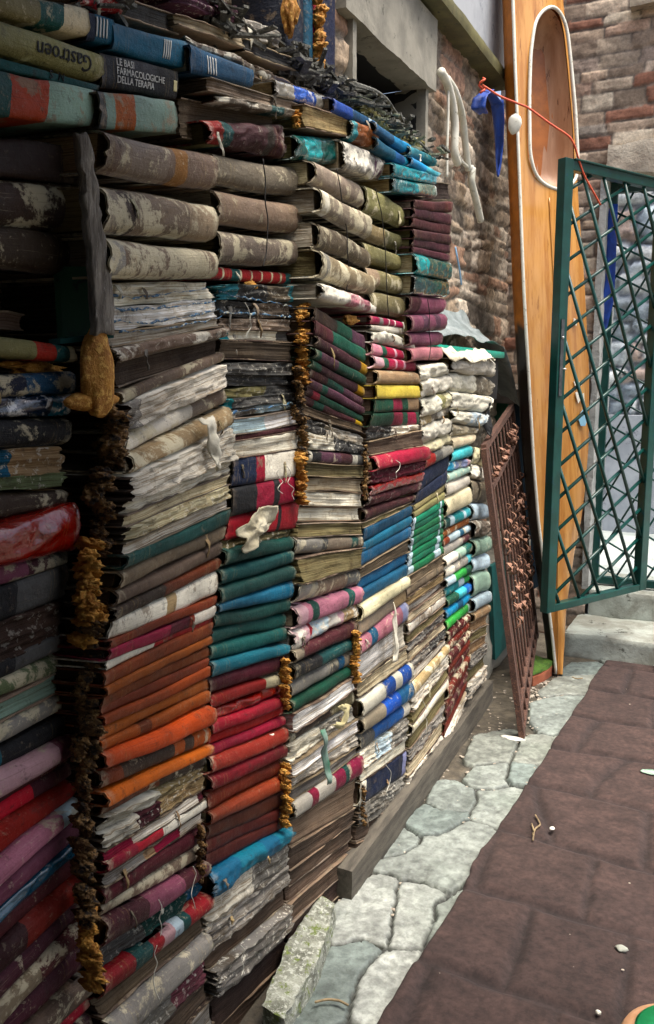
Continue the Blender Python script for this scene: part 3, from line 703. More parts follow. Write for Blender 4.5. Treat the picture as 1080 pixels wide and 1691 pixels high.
# A: leftmost stack, partly out of the frame
def leftx(rows, k=.5):
    return [(a + (a - b) * k, b, c + (c - d) * k, d) + tuple(r) for (a, b, c, d, *r) in rows]
A_up = parse('''
293 302 f olive0 .3 | ornate brown book with stamped floral scrolls in the shadow
373 383 r dkbrown .45 | dark brown leather book with a pale blotch under the ornate one
447 457 r dkbrown .3 | lowest dark leather book above the black cavity
'''.replace('olive0', 'dkbrown'), (230, 238))
A_lo = parse('''
591 598 r 0:khaki,.62:red,.8:teal,.93:cream .25 | book with maroon and teal title labels above the amber foam
618 612 skip
656 650 r 0:navy,.55:blue .55 torn=1 | navy book with peeling white blotch under the amber foam
693 688 w 0:navy,.8:blue .5 | navy book with pale blue printed tab
746 734 r black .35 | black book with a round pale emblem
790 780 s 0:blue,.45:tan .6 | blue book broken open to tan foam
813 806 s moss .5 | shredded mossy book end with green threads
859 832 r dkbrown .3 | dark brown book just above the crimson plastic
934 911 w crim .0 prot=.02 | crimson book in shiny crumpled plastic
972 934 r 0:mauve,.6:maroon,.85:dkgrey .6 | scuffed pink-brown book under the crimson plastic
1030 989 f 0:black,.5:dkgrey .25 | black spine with pale framed title, upper of the two
1098 1045 s dkbrown .25 | mouldy brown book between the two framed black spines
1126 1077 f 0:black,.5:dkgrey .25 | black spine with pale framed title, lower of the two
1163 1112 r moss .6 | mossy green-grey book under the framed spines
1200 1143 p sage .5 | pale sage book with crumbling cover
1238 1175 r grey .6 | grey rounded book with worn ridges
1268 1206 f 0:btea,.35:black .3 | black spine with teal label and double lines
1315 1240 r 0:mauve,.15:ltpink,.8:mauve .3 prot=.012 | pale pink rolled spine, brightest in the stack
1335 1257 r maroon .35 | thin dusty maroon book under the pale pink one
1366 1284 r 0:bred,.62:maroon .15 | bright red spine end beside a maroon patch
1416 1313 r red .12 | plain red book above the beige pink one
1457 1343 r 0:pink,.8:ice .4 prot=.01 | beige pink spine with an icy plastic patch
1492 1376 r mauve .2 | smooth rose pink book above the blue one
1514 1399 w btea .05 prot=.01 | bright blue plastic-covered book between pink and maroon
1556 1439 r maroon .12 | dark maroon book right under the blue one
1610 1487 r 0:maroon,.5:red .2 | deep wine book, second under the blue one
1656 1517 r maroon .3 | wine red book with dull ridges, third under the blue one
1690 1553 r 0:brown,.6:maroon .45 | brownish wine book with a rubbed back
1730 1606 r maroon .3 | wine red book, fifth under the blue one
1772 1644 r 0:maroon,.4:brown .5 prot=.01 | pinkish brown book with pale bands near the bottom
1806 1672 r red .2 | red book end near the bottom edge
1850 1712 r maroon .3 | lowest maroon book of the stack
''', (556, 570))
def bandpush(rows, k): return leftx(rows, k)
column(' in the leftmost stack', 'books in the leftmost stack', lambda y: -70, interp_fn([(200, 132), (300, 128), (460, 112)]), None, ends='sootd', rows=[(a + (a - b) * .55, b, c + (c - d) * .55, d, *r) for a, b, c, d, *r in A_up], XR=-.97)  # sootd: plain dark brown page ends
column(' in the leftmost stack', 'books in the leftmost stack', lambda y: -70, interp_fn([(560, 118), (650, 128), (740, 112), (860, 116), (930, 113), (1050, 102), (1130, 98), (1160, 115), (1240, 120), (1400, 136), (1500, 133), (1640, 142), (1700, 152)]), None, ends='sootd', rows=[(a + (a - b) * .55, b, c + (c - d) * .55, d, *r) for a, b, c, d, *r in A_lo], XR=-.95)  # sootd: plain dark brown page ends
xrA = interp_fn([(400, 120), (900, 114), (1100, 100), (1300, 122), (1500, 134), (1700, 150)])
# B: second stack
G_B = 'books in the second stack from the left'
B_top = [(215, 253, 288, 316, 'r', '0:brown,.1:taupe,.5:brown,.55:ochre,.68:brown', .35, 'thick brown book with a faint orange title, topmost of three', {'prot': .01}),
         (300, 337, 383, 401, 'r', '0:taupe,.1:dkbrown,.2:brown,.7:ltbrown', .62, 'thick brown book with a large white blotch, middle of three', {'prot': .01}),
         (388, 413, 460, 461, 'r', '0:grey,.1:brown', .75, 'thick peeling pale brown book, lowest of three', {'prot': .012})]
column(' in the orange-spined stack', G_B, interp_fn([(215, 162), (300, 154), (383, 163), (460, 167)]), interp_fn([(253, 346), (400, 342), (461, 347)]), xrA, B_top, xmax=-.90)
B_lo = parse('''
508 492 s ivory .7 torn=2 | shredded book with turquoise glue lines under the thick peeling one
548 525 s white .7 | shredded book with blue glue ridges, second of the run
574 541 p ivory .6 | torn white page block with blue edge
598 556 c brown .5 | brown book end with a white paper scrap
644 583 p dwood .2 | smooth brown page block like a plank
665 600 r brown .4 | thin rounded tan spine under the plank-like block
712 638 s 0:grey,.1:ivory .8 prot=.012 | flaking white book edge with grey pits
750 668 r 0:ivory,.6:taupe,.8:brown .5 | whitish rounded spine over a brown end
785 704 r tan .6 torn=1 | tan split spine with a big hanging paper flap
827 757 s ivory .5 prot=.01 | crumbling ivory page block below the hanging flap
850 780 s ivory .5 | frayed whitish layer above the curling sheets
872 800 p cream .5 | cream page block with curling sheets
895 820 s cream .4 | frayed cream page layer sagging at its near corner
918 841 p ivory .5 | ivory page block resting on the dark green book
941 866 f dteal .08 | dark green flat book between pages and brown spines
975 894 r brown .15 | smooth brown book, {o} of the brown run
1003 921 r brown .12 | smooth brown book, {o} of the brown run
1028 943 r 0:dkbrown,.4:drust .12 | smooth brown book, {o} of the brown run
1059 982 f 0:ivory,.45:tan,.55:ivory .4 | cream-labelled spine torn in two halves
1074 997 f rust .15 | thin dull orange book under the cream labels
1094 1017 f 0:red,.5:dred,.7:rust,.75:ivory .15 | dark red spine with a pale far end
1109 1029 f 0:ivory,.38:red .3 | deep red book with cream flakes at the near end
1133 1052 f rust .1 | flat orange-brown book, {o} of the orange run
1151 1066 f rust .06 | flat orange-brown book, {o} of the orange run
1168 1084 f rust .06 | flat orange-brown book, {o} of the orange run
1186 1101 f rust .08 | flat orange-brown book, {o} of the orange run
1203 1119 f rust .08 | flat orange-brown book, {o} of the orange run
1225 1140 r orange .08 | rounded orange book, {o} of the bright orange run
1246 1165 r 0:orange,.3:drust,.4:orange .15 | rounded orange book, {o} of the bright orange run
1276 1200 r borange .08 prot=.01 | rounded orange book, {o} of the bright orange run
1306 1228 r 0:drust,.15:dkbrown,.6:orange,.7:dkbrown,.8:orange .35 | dark-scarred orange book between the bright ones
1332 1245 r borange .15 prot=.008 | brightest orange spine, lowest of its run
1351 1266 r 0:drust,.5:dkbrown .4 | dark broken spine under the lowest orange one
1379 1277 s 0:ivory,.5:tan .6 | cream shredded book, upper of the white and red run
1404 1302 s 0:ivory,.3:maroon,.5:tan .5 | shredded book with a dark red scab
1424 1320 p 0:red,.25:ivory,.9:dred .4 prot=.006 | white page edge with a red far tip
1444 1337 r 0:rose,.25:bred,.5:ivory .35 prot=.006 | bright red taped spine with a bare white end
1467 1356 p 0:grey,.35:tan,.45:red,.72:ivory .5 | white pages wrapped by a red strip in the middle
1499 1390 r dred .15 | shadowed oxblood book under the white and red run
1518 1420 r brown .55 | rubbed brown book above the long maroon one
1570 1447 r 0:maroon,.35:mauve,.7:maroon .25 prot=.01 torn=1 | long plum maroon rolled book tied with thread
1612 1473 s 0:dkgrey,.4:dteal,.8:blue .3 torn=1 | torn black and blue book with threads
1650 1500 r 0:rose,.25:teal,.4:rose,.5:ltpink,.6:ice,.68:teal,.75:rose .25 prot=.016 | rose red rolled book with teal patches and a white sleeve
1684 1536 p dwood .2 | shadowed page block under the rose red roll
1735 1576 r grey .45 prot=.012 | long grey driftwood-like spine
1785 1616 s 0:grey,.6:mauve .6 | grey broken book with pale violet cover
1835 1648 p dwood .5 | dark weathered page block near the frame bottom
1890 1690 p grey .4 | lowest weathered page block of the stack
''', (462, 464))
xlB = interp_fn([(460, 169), (548, 178), (600, 198), (700, 206), (780, 214), (860, 212), (930, 207), (1030, 188), (1100, 178), (1200, 168), (1260, 162), (1332, 172), (1380, 163), (1430, 172), (1500, 170), (1550, 156), (1600, 165), (1650, 148), (1700, 180), (1800, 190)])
xrB = interp_fn([(465, 352), (510, 366), (640, 370), (700, 378), (760, 386), (830, 380), (870, 376), (940, 362), (1000, 357), (1060, 348), (1120, 346), (1200, 347), (1240, 345), (1290, 334), (1320, 338), (1380, 338), (1450, 338), (1500, 340), (1560, 336), (1620, 348), (1700, 356)])
column(' in the orange-spined stack', G_B, xlB, xrB, xrA, B_lo, ends='sootd', xmax=lambda y: float(np.interp(y, [740, 800], [-.915, -.86])))  # sootd: plain dark brown page ends
# C
G_C = 'books in the third stack from the left'
C_top = [(250, 277, 305, 326, 'r', 'taupe', .35, 'thick grey-brown book tied with cord, topmost of three', {'prot': .006}),
         (310, 338, 369, 389, 'r', 'ltbrown', .3, 'thick tan embossed book tied with cord, middle of three', {'prot': .006}),
         (377, 397, 436, 440, 'r', 'taupe', .55, 'thick pale scuffed book tied with cord, lowest of three', {'prot': .006}),
         (440, 448, 462, 467, 'r', '0:red,.1:cream,.12:red,.2:teal,.3:cream,.32:red,.43:cream,.45:red,.56:cream,.58:red,.69:cream,.71:red,.82:cream,.84:red,.9:teal,.97:red', .12, 'red book with cream bands and teal label', {})]
column(' in the teal and crimson stack', G_C, interp_fn([(250, 346), (305, 349), (369, 353), (462, 354)]), interp_fn([(277, 491), (389, 488), (467, 485)]), xrB, C_top, xmax=-.93)
C_lo = parse('''
496 500 s 0:cyan,.2:dkgrey,.6:taupe,.9:cyan .6 | shredded dark book with cyan threads, upper of its pair
524 528 s 0:dkgrey,.5:taupe .6 torn=2 | shredded dark book with hanging loops of thread
544 547 s taupe .6 torn=1 | grey torn page layer over the pale strip
562 566 p 0:aqua,.15:ivory,.8:dkgrey .5 | white strip of pages above the plank-like block
596 599 p dwood .2 prot=.006 | plain brown page block like a plank
618 620 s dkgrey .5 | charred page layer, {o} under the plank-like block
640 635 s dkgrey .3 | charred page layer, {o} under the plank-like block
660 648 s 0:khaki,.6:dkgrey .3 | charred page layer, {o} under the plank-like block
678 662 s 0:aqua,.1:dkgrey .45 | charred page layer, {o} under the plank-like block
692 675 s 0:sky,.1:grey,.4:ice .6 | blue and grey torn page layer
720 700 p 0:ice,.5:white .5 prot=.006 | icy white swollen page block
728 707 f maroon .2 | thin wine red board between two white page blocks
758 740 p ivory .5 prot=.008 | cream page block with vertical cracks
806 785 f 0:navy,.3:red,.42:ivory .3 torn=2 prot=.006 | navy, red and cream book with white threads
853 827 f 0:black,.32:red,.55:black,.63:red,.86:black .06 prot=.006 | black and crimson striped book, the wider of two
892 872 f 0:red,.6:red,.68:black,.73:red .06 | crimson striped book with the hanging white lump
908 885 s khaki .6 | thin crumbling khaki page layer over the teal books
940 910 r dteal .04 | teal-green cloth book, {o} of eight in the teal run
968 932 r teal .04 | teal-green cloth book, {o} of eight in the teal run
998 958 r dteal .04 | teal-green cloth book, {o} of eight in the teal run
1015 987 r btea .03 prot=.006 | teal-green cloth book, {o} of eight in the teal run
1040 1011 r dteal .04 | teal-green cloth book, {o} of eight in the teal run
1065 1036 r dteal .04 | teal-green cloth book, {o} of eight in the teal run
1093 1062 r teal .03 | teal-green cloth book, {o} of eight in the teal run
1121 1079 r btea .03 prot=.008 | teal-green cloth book, {o} of eight in the teal run
1150 1109 r dred .04 | dark crimson book right under the teal run
1174 1128 r 0:red,.7:cream .1 | crimson book with a long cream patch
1193 1146 w red .03 | shiny crimson book under the cream patch
1216 1165 r rose .12 prot=.008 | pinkish red cloth book, {o} of the red run
1232 1184 r rose .08 | pinkish red cloth book, {o} of the red run
1250 1200 r red .1 | pinkish red cloth book, {o} of the red run
1281 1228 r salmon .15 prot=.006 | brick red cloth book, {o} of the brick run
1309 1254 r brick .06 | brick red cloth book, {o} of the brick run
1341 1278 r brick .06 | brick red cloth book, {o} of the brick run
1363 1306 r salmon .12 prot=.006 | brick red cloth book, {o} of the brick run
1387 1330 f dbrick .05 | dark brown-red book, {o} of the shadowed run
1412 1348 f dbrick .05 | dark brown-red book, {o} of the shadowed run
1442 1364 f dbrick .08 | dark brown-red book, {o} of the shadowed run
1484 1392 c 0:blue,.3:btea,.6:blue,.8:btea .05 torn=2 prot=.012 | torn crumpled bright blue cloth book
1538 1427 s 0:ivory,.5:grey .7 | weathered whitish page block under the torn blue book
1574 1458 s grey .4 torn=1 | grey weathered page block with peeling strip
1606 1494 p dwood .4 | shadowed weathered page block above the bleached one
1650 1532 s grey .8 prot=.015 | bleached grey block like driftwood
1705 1585 p dkbrown .3 | darkest bottom block by the white stone
1760 1640 p dkbrown .3 | bottom block lost in shadow
''', (470, 474))
xlC = interp_fn([(462, 357), (600, 363), (680, 371), (756, 382), (850, 378), (910, 374), (940, 368), (970, 360), (1000, 358), (1060, 350), (1120, 344), (1200, 344), (1280, 344), (1440, 340), (1540, 338), (1640, 352), (1700, 360)])
xrC = interp_fn([(467, 484), (600, 482), (700, 492), (780, 497), (860, 494), (900, 483), (980, 480), (1060, 472), (1120, 469), (1200, 470), (1300, 468), (1340, 474), (1400, 474), (1500, 477), (1600, 480)])
column(' in the teal and crimson stack', G_C, xlC, xrC, xrB, C_lo, xmax=-.90)
# D
G_D = 'books in the fourth stack from the left'
DX = dict(dx=(0, 0))
D_top = [(263, 300, 306, 346, 'r', 'taupe', .4, 'thick brown tied book slanting down, topmost of four', {}),
         (310, 354, 354, 397, 'r', '0:ivory,.12:taupe', .6, 'thick tied book with white scuffed near end, second of four', {'prot': .01}),
         (363, 407, 409, 442, 'r', 'brown', .5, 'thick brown embossed tied book, third of four', {}),
         (411, 452, 460, 488, 'r', '0:grey,.12:ltbrown', .6, 'thick pale tied book with swollen pages, lowest of four', {'prot': .01}),
         (467, 500, 495, 519, 'c', '0:ivory,.4:pink', .6, 'peeling pinkish book under the four tied ones', {'prot': .01})]
column(' in the fourth stack', G_D, interp_fn([(263, 518), (495, 522)]), interp_fn([(300, 592), (354, 604), (410, 602), (452, 608), (520, 612)]), xrC, D_top, xmax=-.86)
D_fan = parse('''
528 578 f 0:dkbrown,.4:green,.7:plum .15 | dusty brown and green book, {o} of the slanting fan
552 600 f 0:maroon,.3:green .12 | dusty brown and green book, {o} of the slanting fan
572 620 r 0:maroon,.85:gold .12 | dusty brown and green book, {o} of the slanting fan
590 639 r 0:green,.1:plum,.4:green .12 | dusty brown and green book, {o} of the slanting fan
605 656 r 0:green,.15:maroon,.85:gold .12 | dusty brown and green book, {o} of the slanting fan
621 671 r 0:maroon,.3:green,.6:plum .12 | dusty brown and green book, {o} of the slanting fan
637 685 r 0:plum,.2:green,.3:plum .12 | dusty brown and green book, {o} of the slanting fan
652 698 r 0:maroon,.1:red,.2:green .12 | dusty brown and green book, {o} of the slanting fan
668 706 r 0:maroon,.15:green,.3:maroon,.85:gold .15 | dusty brown and green book, {o} of the slanting fan
684 718 p brown .3 | splayed brown page block under the slanting fan
''', (504, 553))
xlD = interp_fn([(503, 521), (550, 520), (605, 514), (640, 508), (668, 500), (700, 504), (780, 505), (860, 495), (920, 484), (964, 500), (1000, 483), (1100, 482), (1180, 480), (1290, 480), (1360, 478), (1500, 476)])
xrD = interp_fn([(553, 604), (700, 600), (740, 605), (800, 600), (900, 598), (960, 592), (1000, 588), (1060, 582), (1110, 580), (1180, 588), (1240, 592), (1300, 588), (1400, 582)])
column(' in the fourth stack', G_D, xlD, xrD, xrC, D_fan, ends='dwood', xmax=-.86)
D_lo = parse('''
712 738 s 0:dkgrey,.3:ivory .7 torn=1 | shredded dark and white paper under the splayed pages
742 750 s 0:ivory,.4:dkgrey .7 | second shredded layer above the striped dark spine
764 769 r 0:ivory,.05:black,.18:plum,.5:maroon,.7:ivory,.8:dkgrey .3 prot=.006 | dark striped spine with a white band
788 790 p khaki .3 | fore-edge of yellowed pages, {o} of five page blocks
811 814 p cream .3 | fore-edge of yellowed pages, {o} of five page blocks
837 838 p ivory .4 | fore-edge of yellowed pages, {o} of five page blocks
862 861 p ivory .4 | fore-edge of yellowed pages, {o} of five page blocks
888 882 p khaki .5 | fore-edge of yellowed pages, {o} of five page blocks
920 904 r 0:grey,.35:dkgrey,.42:taupe,.8:teal,.9:taupe .4 | grey mauve cloth book with dark bands
964 938 p khaki .4 prot=.012 | thick mustard-grey page block with a clean board
1000 967 r 0:grey,.25:brown,.75:dkgrey .5 | split brown grey book above the pink one
1039 998 r 0:ltpink,.12:pink,.18:dteal,.28:pink,.75:teal,.85:pink .2 prot=.01 | dusty pink book with two dark teal squares
1076 1022 c 0:ltpink,.2:red,.26:ice,.5:red,.55:ltpink,.75:tan .6 torn=1 | tattered pink book with red rags
1099 1052 r 0:taupe,.12:maroon .2 | plain maroon book under the tattered pink one
1126 1073 r 0:black,.4:teal,.95:cyan .25 | dark book with a teal cover end
1155 1100 r 0:grey,.6:dkgrey,.75:blue,.85:taupe .35 | grey book with a blue diagonal corner
1178 1118 r green .06 | smooth dark green book with a white curled end
1210 1138 p white .4 prot=.014 | thick white page block, brightest in the stack
1230 1166 r 0:dkbrown,.6:khaki .4 | dark book with a yellowed paper patch
1262 1186 s 0:ivory,.4:grey .6 torn=1 | torn grey book holding the green ribbon
1284 1208 p white .5 prot=.01 | white curled page block below the green ribbon
1305 1230 s ivory .6 | bleached splintered page block
1326 1245 p grey .6 | grey weathered layer above the red and green roll
1356 1283 r 0:ivory,.2:red,.3:ivory,.55:rose,.7:teal,.78:rose .3 prot=.01 | red and green patched roll with white end
1398 1334 p brown .3 | broad brown board-like block
1439 1357 p dwood .25 | weathered brown layer, {o} of the bottom run
1467 1383 p dwood .3 | weathered brown layer, {o} of the bottom run
1495 1402 p brown .3 | weathered brown layer, {o} of the bottom run
1525 1428 p dwood .3 | weathered brown layer, {o} of the bottom run
1560 1455 p dkbrown .3 | weathered brown layer, {o} of the bottom run
''', (688, 722))
column(' in the fourth stack', G_D, xlD, xrD, xrC, D_lo, xmax=-.88)
# E
G_E = 'books in the fifth stack from the left'
E_top = [(301, 338, 354, 377, 'r', 'khaki', .4, 'thick tied olive brown book, topmost of five', {}),
         (360, 387, 395, 416, 'r', '0:tan,.5:khaki', .4, 'thick tied tan book, second of five', {}),
         (397, 422, 434, 448, 'r', 'khaki', .4, 'thick tied book with pale yellow sheen, third of five', {}),
         (437, 454, 473, 486, 'r', '0:ltbrown,.3:khaki', .4, 'thick tied book with an orange tinge, fourth of five', {}),
         (477, 491, 516, 527, 'r', 'khaki', .4, 'thick tied mottled olive book, lowest of five', {}),
         (520, 532, 534, 542, 'r', '0:rose,.2:grey,.3:rose,.45:ivory,.48:rose,.6:ivory,.63:rose', .15, 'thin red striped book under the tied ones', {})]
column(' in the royal blue stack', G_E, interp_fn([(301, 598), (354, 600), (434, 601), (520, 611)]), interp_fn([(338, 661), (416, 665), (486, 668), (542, 673)]), xrD, E_top, xmax=-.9)
E_lo = parse('''
543 556 f ivory .4 | thin white book under the red striped one
563 580 c ivory .5 torn=1 | crumpled white paper-wrapped book
586 597 r 0:pink,.2:green,.3:rose,.5:ltpink,.55:rose,.7:ltpink,.75:rose .2 | pink banded book with a small green label, upper of two
609 615 r 0:ltpink,.2:green,.3:rose,.45:ltpink,.5:rose,.65:ltpink,.7:rose .2 | pink banded book with a small green label, lower of two
634 637 r tan .3 prot=.004 | tan book just above the yellow one
658 657 f yellow .06 prot=.004 | bright yellow book
681 679 f 0:green,.38:red,.58:green,.72:tan .12 | green, red and tan book just under the yellow one
704 701 f 0:green,.4:red,.6:green,.72:red,.92:green .12 | green and red book, second under the yellow one
728 710 s 0:dkgrey,.4:ivory .6 torn=2 | torn black and white rag of a book
751 737 p dwood .2 prot=.008 | plain brown page block under the black and white rag
778 762 r rose .12 prot=.016 | rose red book sticking out over dark pages
802 779 s dred .2 | dark red gap-toothed pages under the rose red book
819 795 w rose .1 prot=.006 | curled red cover with folded edge
841 815 c maroon .2 | wrinkled dark maroon book, upper of two
863 829 r maroon .2 | wrinkled dark maroon book, lower of two
873 836 p khaki .4 | thin khaki page layer over the blue books
896 853 f blue .04 | royal blue cloth book, {o} of six
913 870 f blue .04 | royal blue cloth book, {o} of six
938 889 f blue .04 prot=.003 | royal blue cloth book, {o} of six
954 912 p dwood .3 | thin brown page layer between the blue books
977 931 f blue .04 | royal blue cloth book, {o} of six
997 951 f blue .04 prot=.006 | royal blue cloth book, {o} of six
1028 973 r cream .4 prot=.012 | rounded cream paper roll under the blue books
1054 993 f 0:taupe,.7:tan .4 | brown paper book with pale scribbles
1086 1028 r 0:pink,.2:blue,.32:pink,.85:lav .35 torn=1 | dusty pink roll with a small blue label
1128 1067 p 0:white,.7:ivory .5 | white page block behind a paper cone
1155 1092 p cream .2 | clean grey plank-like block
1187 1124 r 0:ivory,.4:rblue,.6:ivory,.75:rblue,.95:ivory .3 | white book with two bright blue patches
1214 1157 r 0:taupe,.4:rblue,.7:blue .3 | blue and brown book, second of the blue patched run
1243 1184 r 0:dkgrey,.25:rblue,.85:ivory .2 | vivid blue book with a pale far end
1272 1217 s 0:ivory,.3:ice,.6:grey .6 torn=1 | pale blue and white torn layer
1292 1240 p ivory .5 | ivory page block with a hanging white thread
1332 1280 f 0:ivory,.1:navy,.5:navy,.9:lav .15 torn=1 | navy book wrapped in grey tape
1365 1324 s grey .5 torn=1 | grey frayed block over the wooden beam
1392 1348 p dwood .4 | dark layer, {o} above the beam end
1425 1372 p dwood .4 | dark layer, {o} above the beam end
1460 1400 p dkbrown .3 | dark layer, {o} above the beam end
''', (535, 543))
xlE = interp_fn([(535, 611), (560, 612), (600, 620), (680, 620), (720, 604), (780, 612), (840, 606), (870, 604), (920, 592), (1000, 590), (1060, 590), (1140, 592), (1200, 594), (1300, 598), (1400, 590), (1460, 584)])
xrE = interp_fn([(543, 674), (600, 686), (650, 692), (720, 696), (760, 702), (800, 695), (830, 682), (900, 675), (960, 668), (1040, 672), (1100, 676), (1160, 678), (1240, 672), (1330, 666), (1400, 658)])
column(' in the royal blue stack', G_E, xlE, xrE, xrD, E_lo, ends='brown', xmax=-.9)
# F
G_F = 'books in the sixth stack from the left'
F_top = parse('''
344 352 f maroon .15 | thin brown-purple volume, {o} of six matching ones
360 371 f maroon .15 | thin brown-purple volume, {o} of six matching ones
376 388 f maroon .15 | thin brown-purple volume, {o} of six matching ones
393 404 f maroon .15 | thin brown-purple volume, {o} of six matching ones
408 420 f maroon .15 | thin brown-purple volume, {o} of six matching ones
419 432 f maroon .15 | thin brown-purple volume, {o} of six matching ones
453 463 w 0:aqua,.3:teal .12 prot=.01 | glossy teal wrapped book, upper of two
487 491 w 0:teal,.5:green .12 prot=.008 | glossy teal wrapped book, lower of two
519 518 r 0:maroon,.25:mauve .12 | mauve leather book, {o} of four
549 547 r 0:mauve,.3:plum,.45:mauve,.65:plum,.8:mauve .1 | mauve leather book, {o} of four
573 571 r mauve .12 | mauve leather book, {o} of four
598 594 r pink .25 | mauve leather book, {o} of four
''', (329, 334))
column(' in the grass green stack', G_F, interp_fn([(329, 683), (453, 681), (487, 678), (519, 672), (598, 680)]), interp_fn([(334, 746), (432, 742), (463, 739), (519, 732), (594, 730)]), interp_fn([(300, 662), (600, 664)]), F_top, xmax=-.88)
F_lo = parse('''
629 619 c ivory .4 | cream paper-wrapped bundle, {o} of the bulging cream run
658 646 c ivory .4 | cream paper-wrapped bundle, {o} of the bulging cream run
690 672 c 0:ivory,.55:khaki,.8:cream .4 | cream paper-wrapped bundle with a khaki hole
706 688 c 0:tan,.4:taupe .5 torn=1 | crumpled brown and cream rag layer
736 717 c ivory .4 | bulging white bundle under the rag layer
752 735 c cream .4 | flattened cream bundle above the navy books
780 752 r 0:rose,.35:dkgrey,.6:grey .3 | red-ended grey book above the navy books
815 776 f navy .05 | deep navy book, upper of two
836 800 f navy .06 | deep navy book, lower of two
846 812 f khaki .2 | olive drab book, upper of two
856 825 f khaki .2 | olive drab book, lower of two
868 838 f 0:ice,.05:grass,.85:ice,.9:grass .05 | grass green book with white label squares, {o} of eight
879 849 f 0:ice,.05:grass,.85:ice,.9:grass .05 | grass green book with white label squares, {o} of eight
890 860 f 0:ice,.05:grass,.85:ice,.9:grass .05 | grass green book with white label squares, {o} of eight
902 870 f 0:ice,.05:grass,.85:ice,.9:grass .05 | grass green book with white label squares, {o} of eight
914 881 f 0:ice,.05:grass,.85:ice,.9:grass .05 | grass green book with white label squares, {o} of eight
926 892 f 0:ice,.1:grass,.8:ice,.9:grass .05 | grass green book with white label squares, {o} of eight
938 903 f 0:ice,.1:grass,.78:ice,.9:grass .05 | grass green book with white label squares, {o} of eight
951 915 f 0:ice,.14:grass,.72:ice,.9:grass .05 | grass green book with white label squares, {o} of eight
970 930 p brown .3 | thin brown weathered book, {o} of three under the green books
986 943 f brown .5 | thin brown weathered book, {o} of three under the green books
1002 957 p tan .5 | thin brown weathered book, {o} of three under the green books
1016 970 p ivory .4 | thin whitish book, {o} of the pale weathered run
1031 983 p cream .5 | thin whitish book, {o} of the pale weathered run
1047 997 f ivory .5 | thin whitish book, {o} of the pale weathered run
1062 1010 p khaki .5 | thin whitish book, {o} of the pale weathered run
1078 1023 s grey .5 | thin whitish book, {o} of the pale weathered run
1095 1037 p cream .5 | thin whitish book, {o} of the pale weathered run
1112 1050 s 0:grey,.5:dkgrey .5 | thin grey book, {o} of the grey weathered run
1130 1062 p ivory .5 | thin grey book, {o} of the grey weathered run
1152 1080 r tan .6 | rounded tan scroll-like book
1174 1098 s ivory .6 torn=1 | fluffy shredded white book with loose threads
1196 1118 p khaki .5 | khaki weathered layer, {o} of the lower run
1216 1138 r ivory .6 | khaki weathered layer, {o} of the lower run
1239 1160 p khaki .5 | khaki weathered layer, {o} of the lower run
1262 1185 s grey .5 torn=1 | splintered grey layer, {o} over the beam
1286 1212 p cream .5 | splintered grey layer, {o} over the beam
1312 1243 s ivory .6 torn=1 | splintered grey layer, {o} over the beam
''', (602, 599))
xlF = interp_fn([(602, 690), (660, 693), (700, 697), (750, 699), (790, 697), (830, 686), (870, 682), (920, 675), (960, 671), (1000, 671), (1060, 674), (1130, 679), (1200, 682), (1260, 678), (1312, 676)])
xrF = interp_fn([(599, 736), (650, 740), (720, 745), (760, 743), (800, 736), (840, 732), (900, 731), (960, 733), (1040, 738), (1100, 740), (1160, 738), (1240, 730)])
column(' in the grass green stack', G_F, xlF, xrF, xrE, F_lo, xmax=-.9)
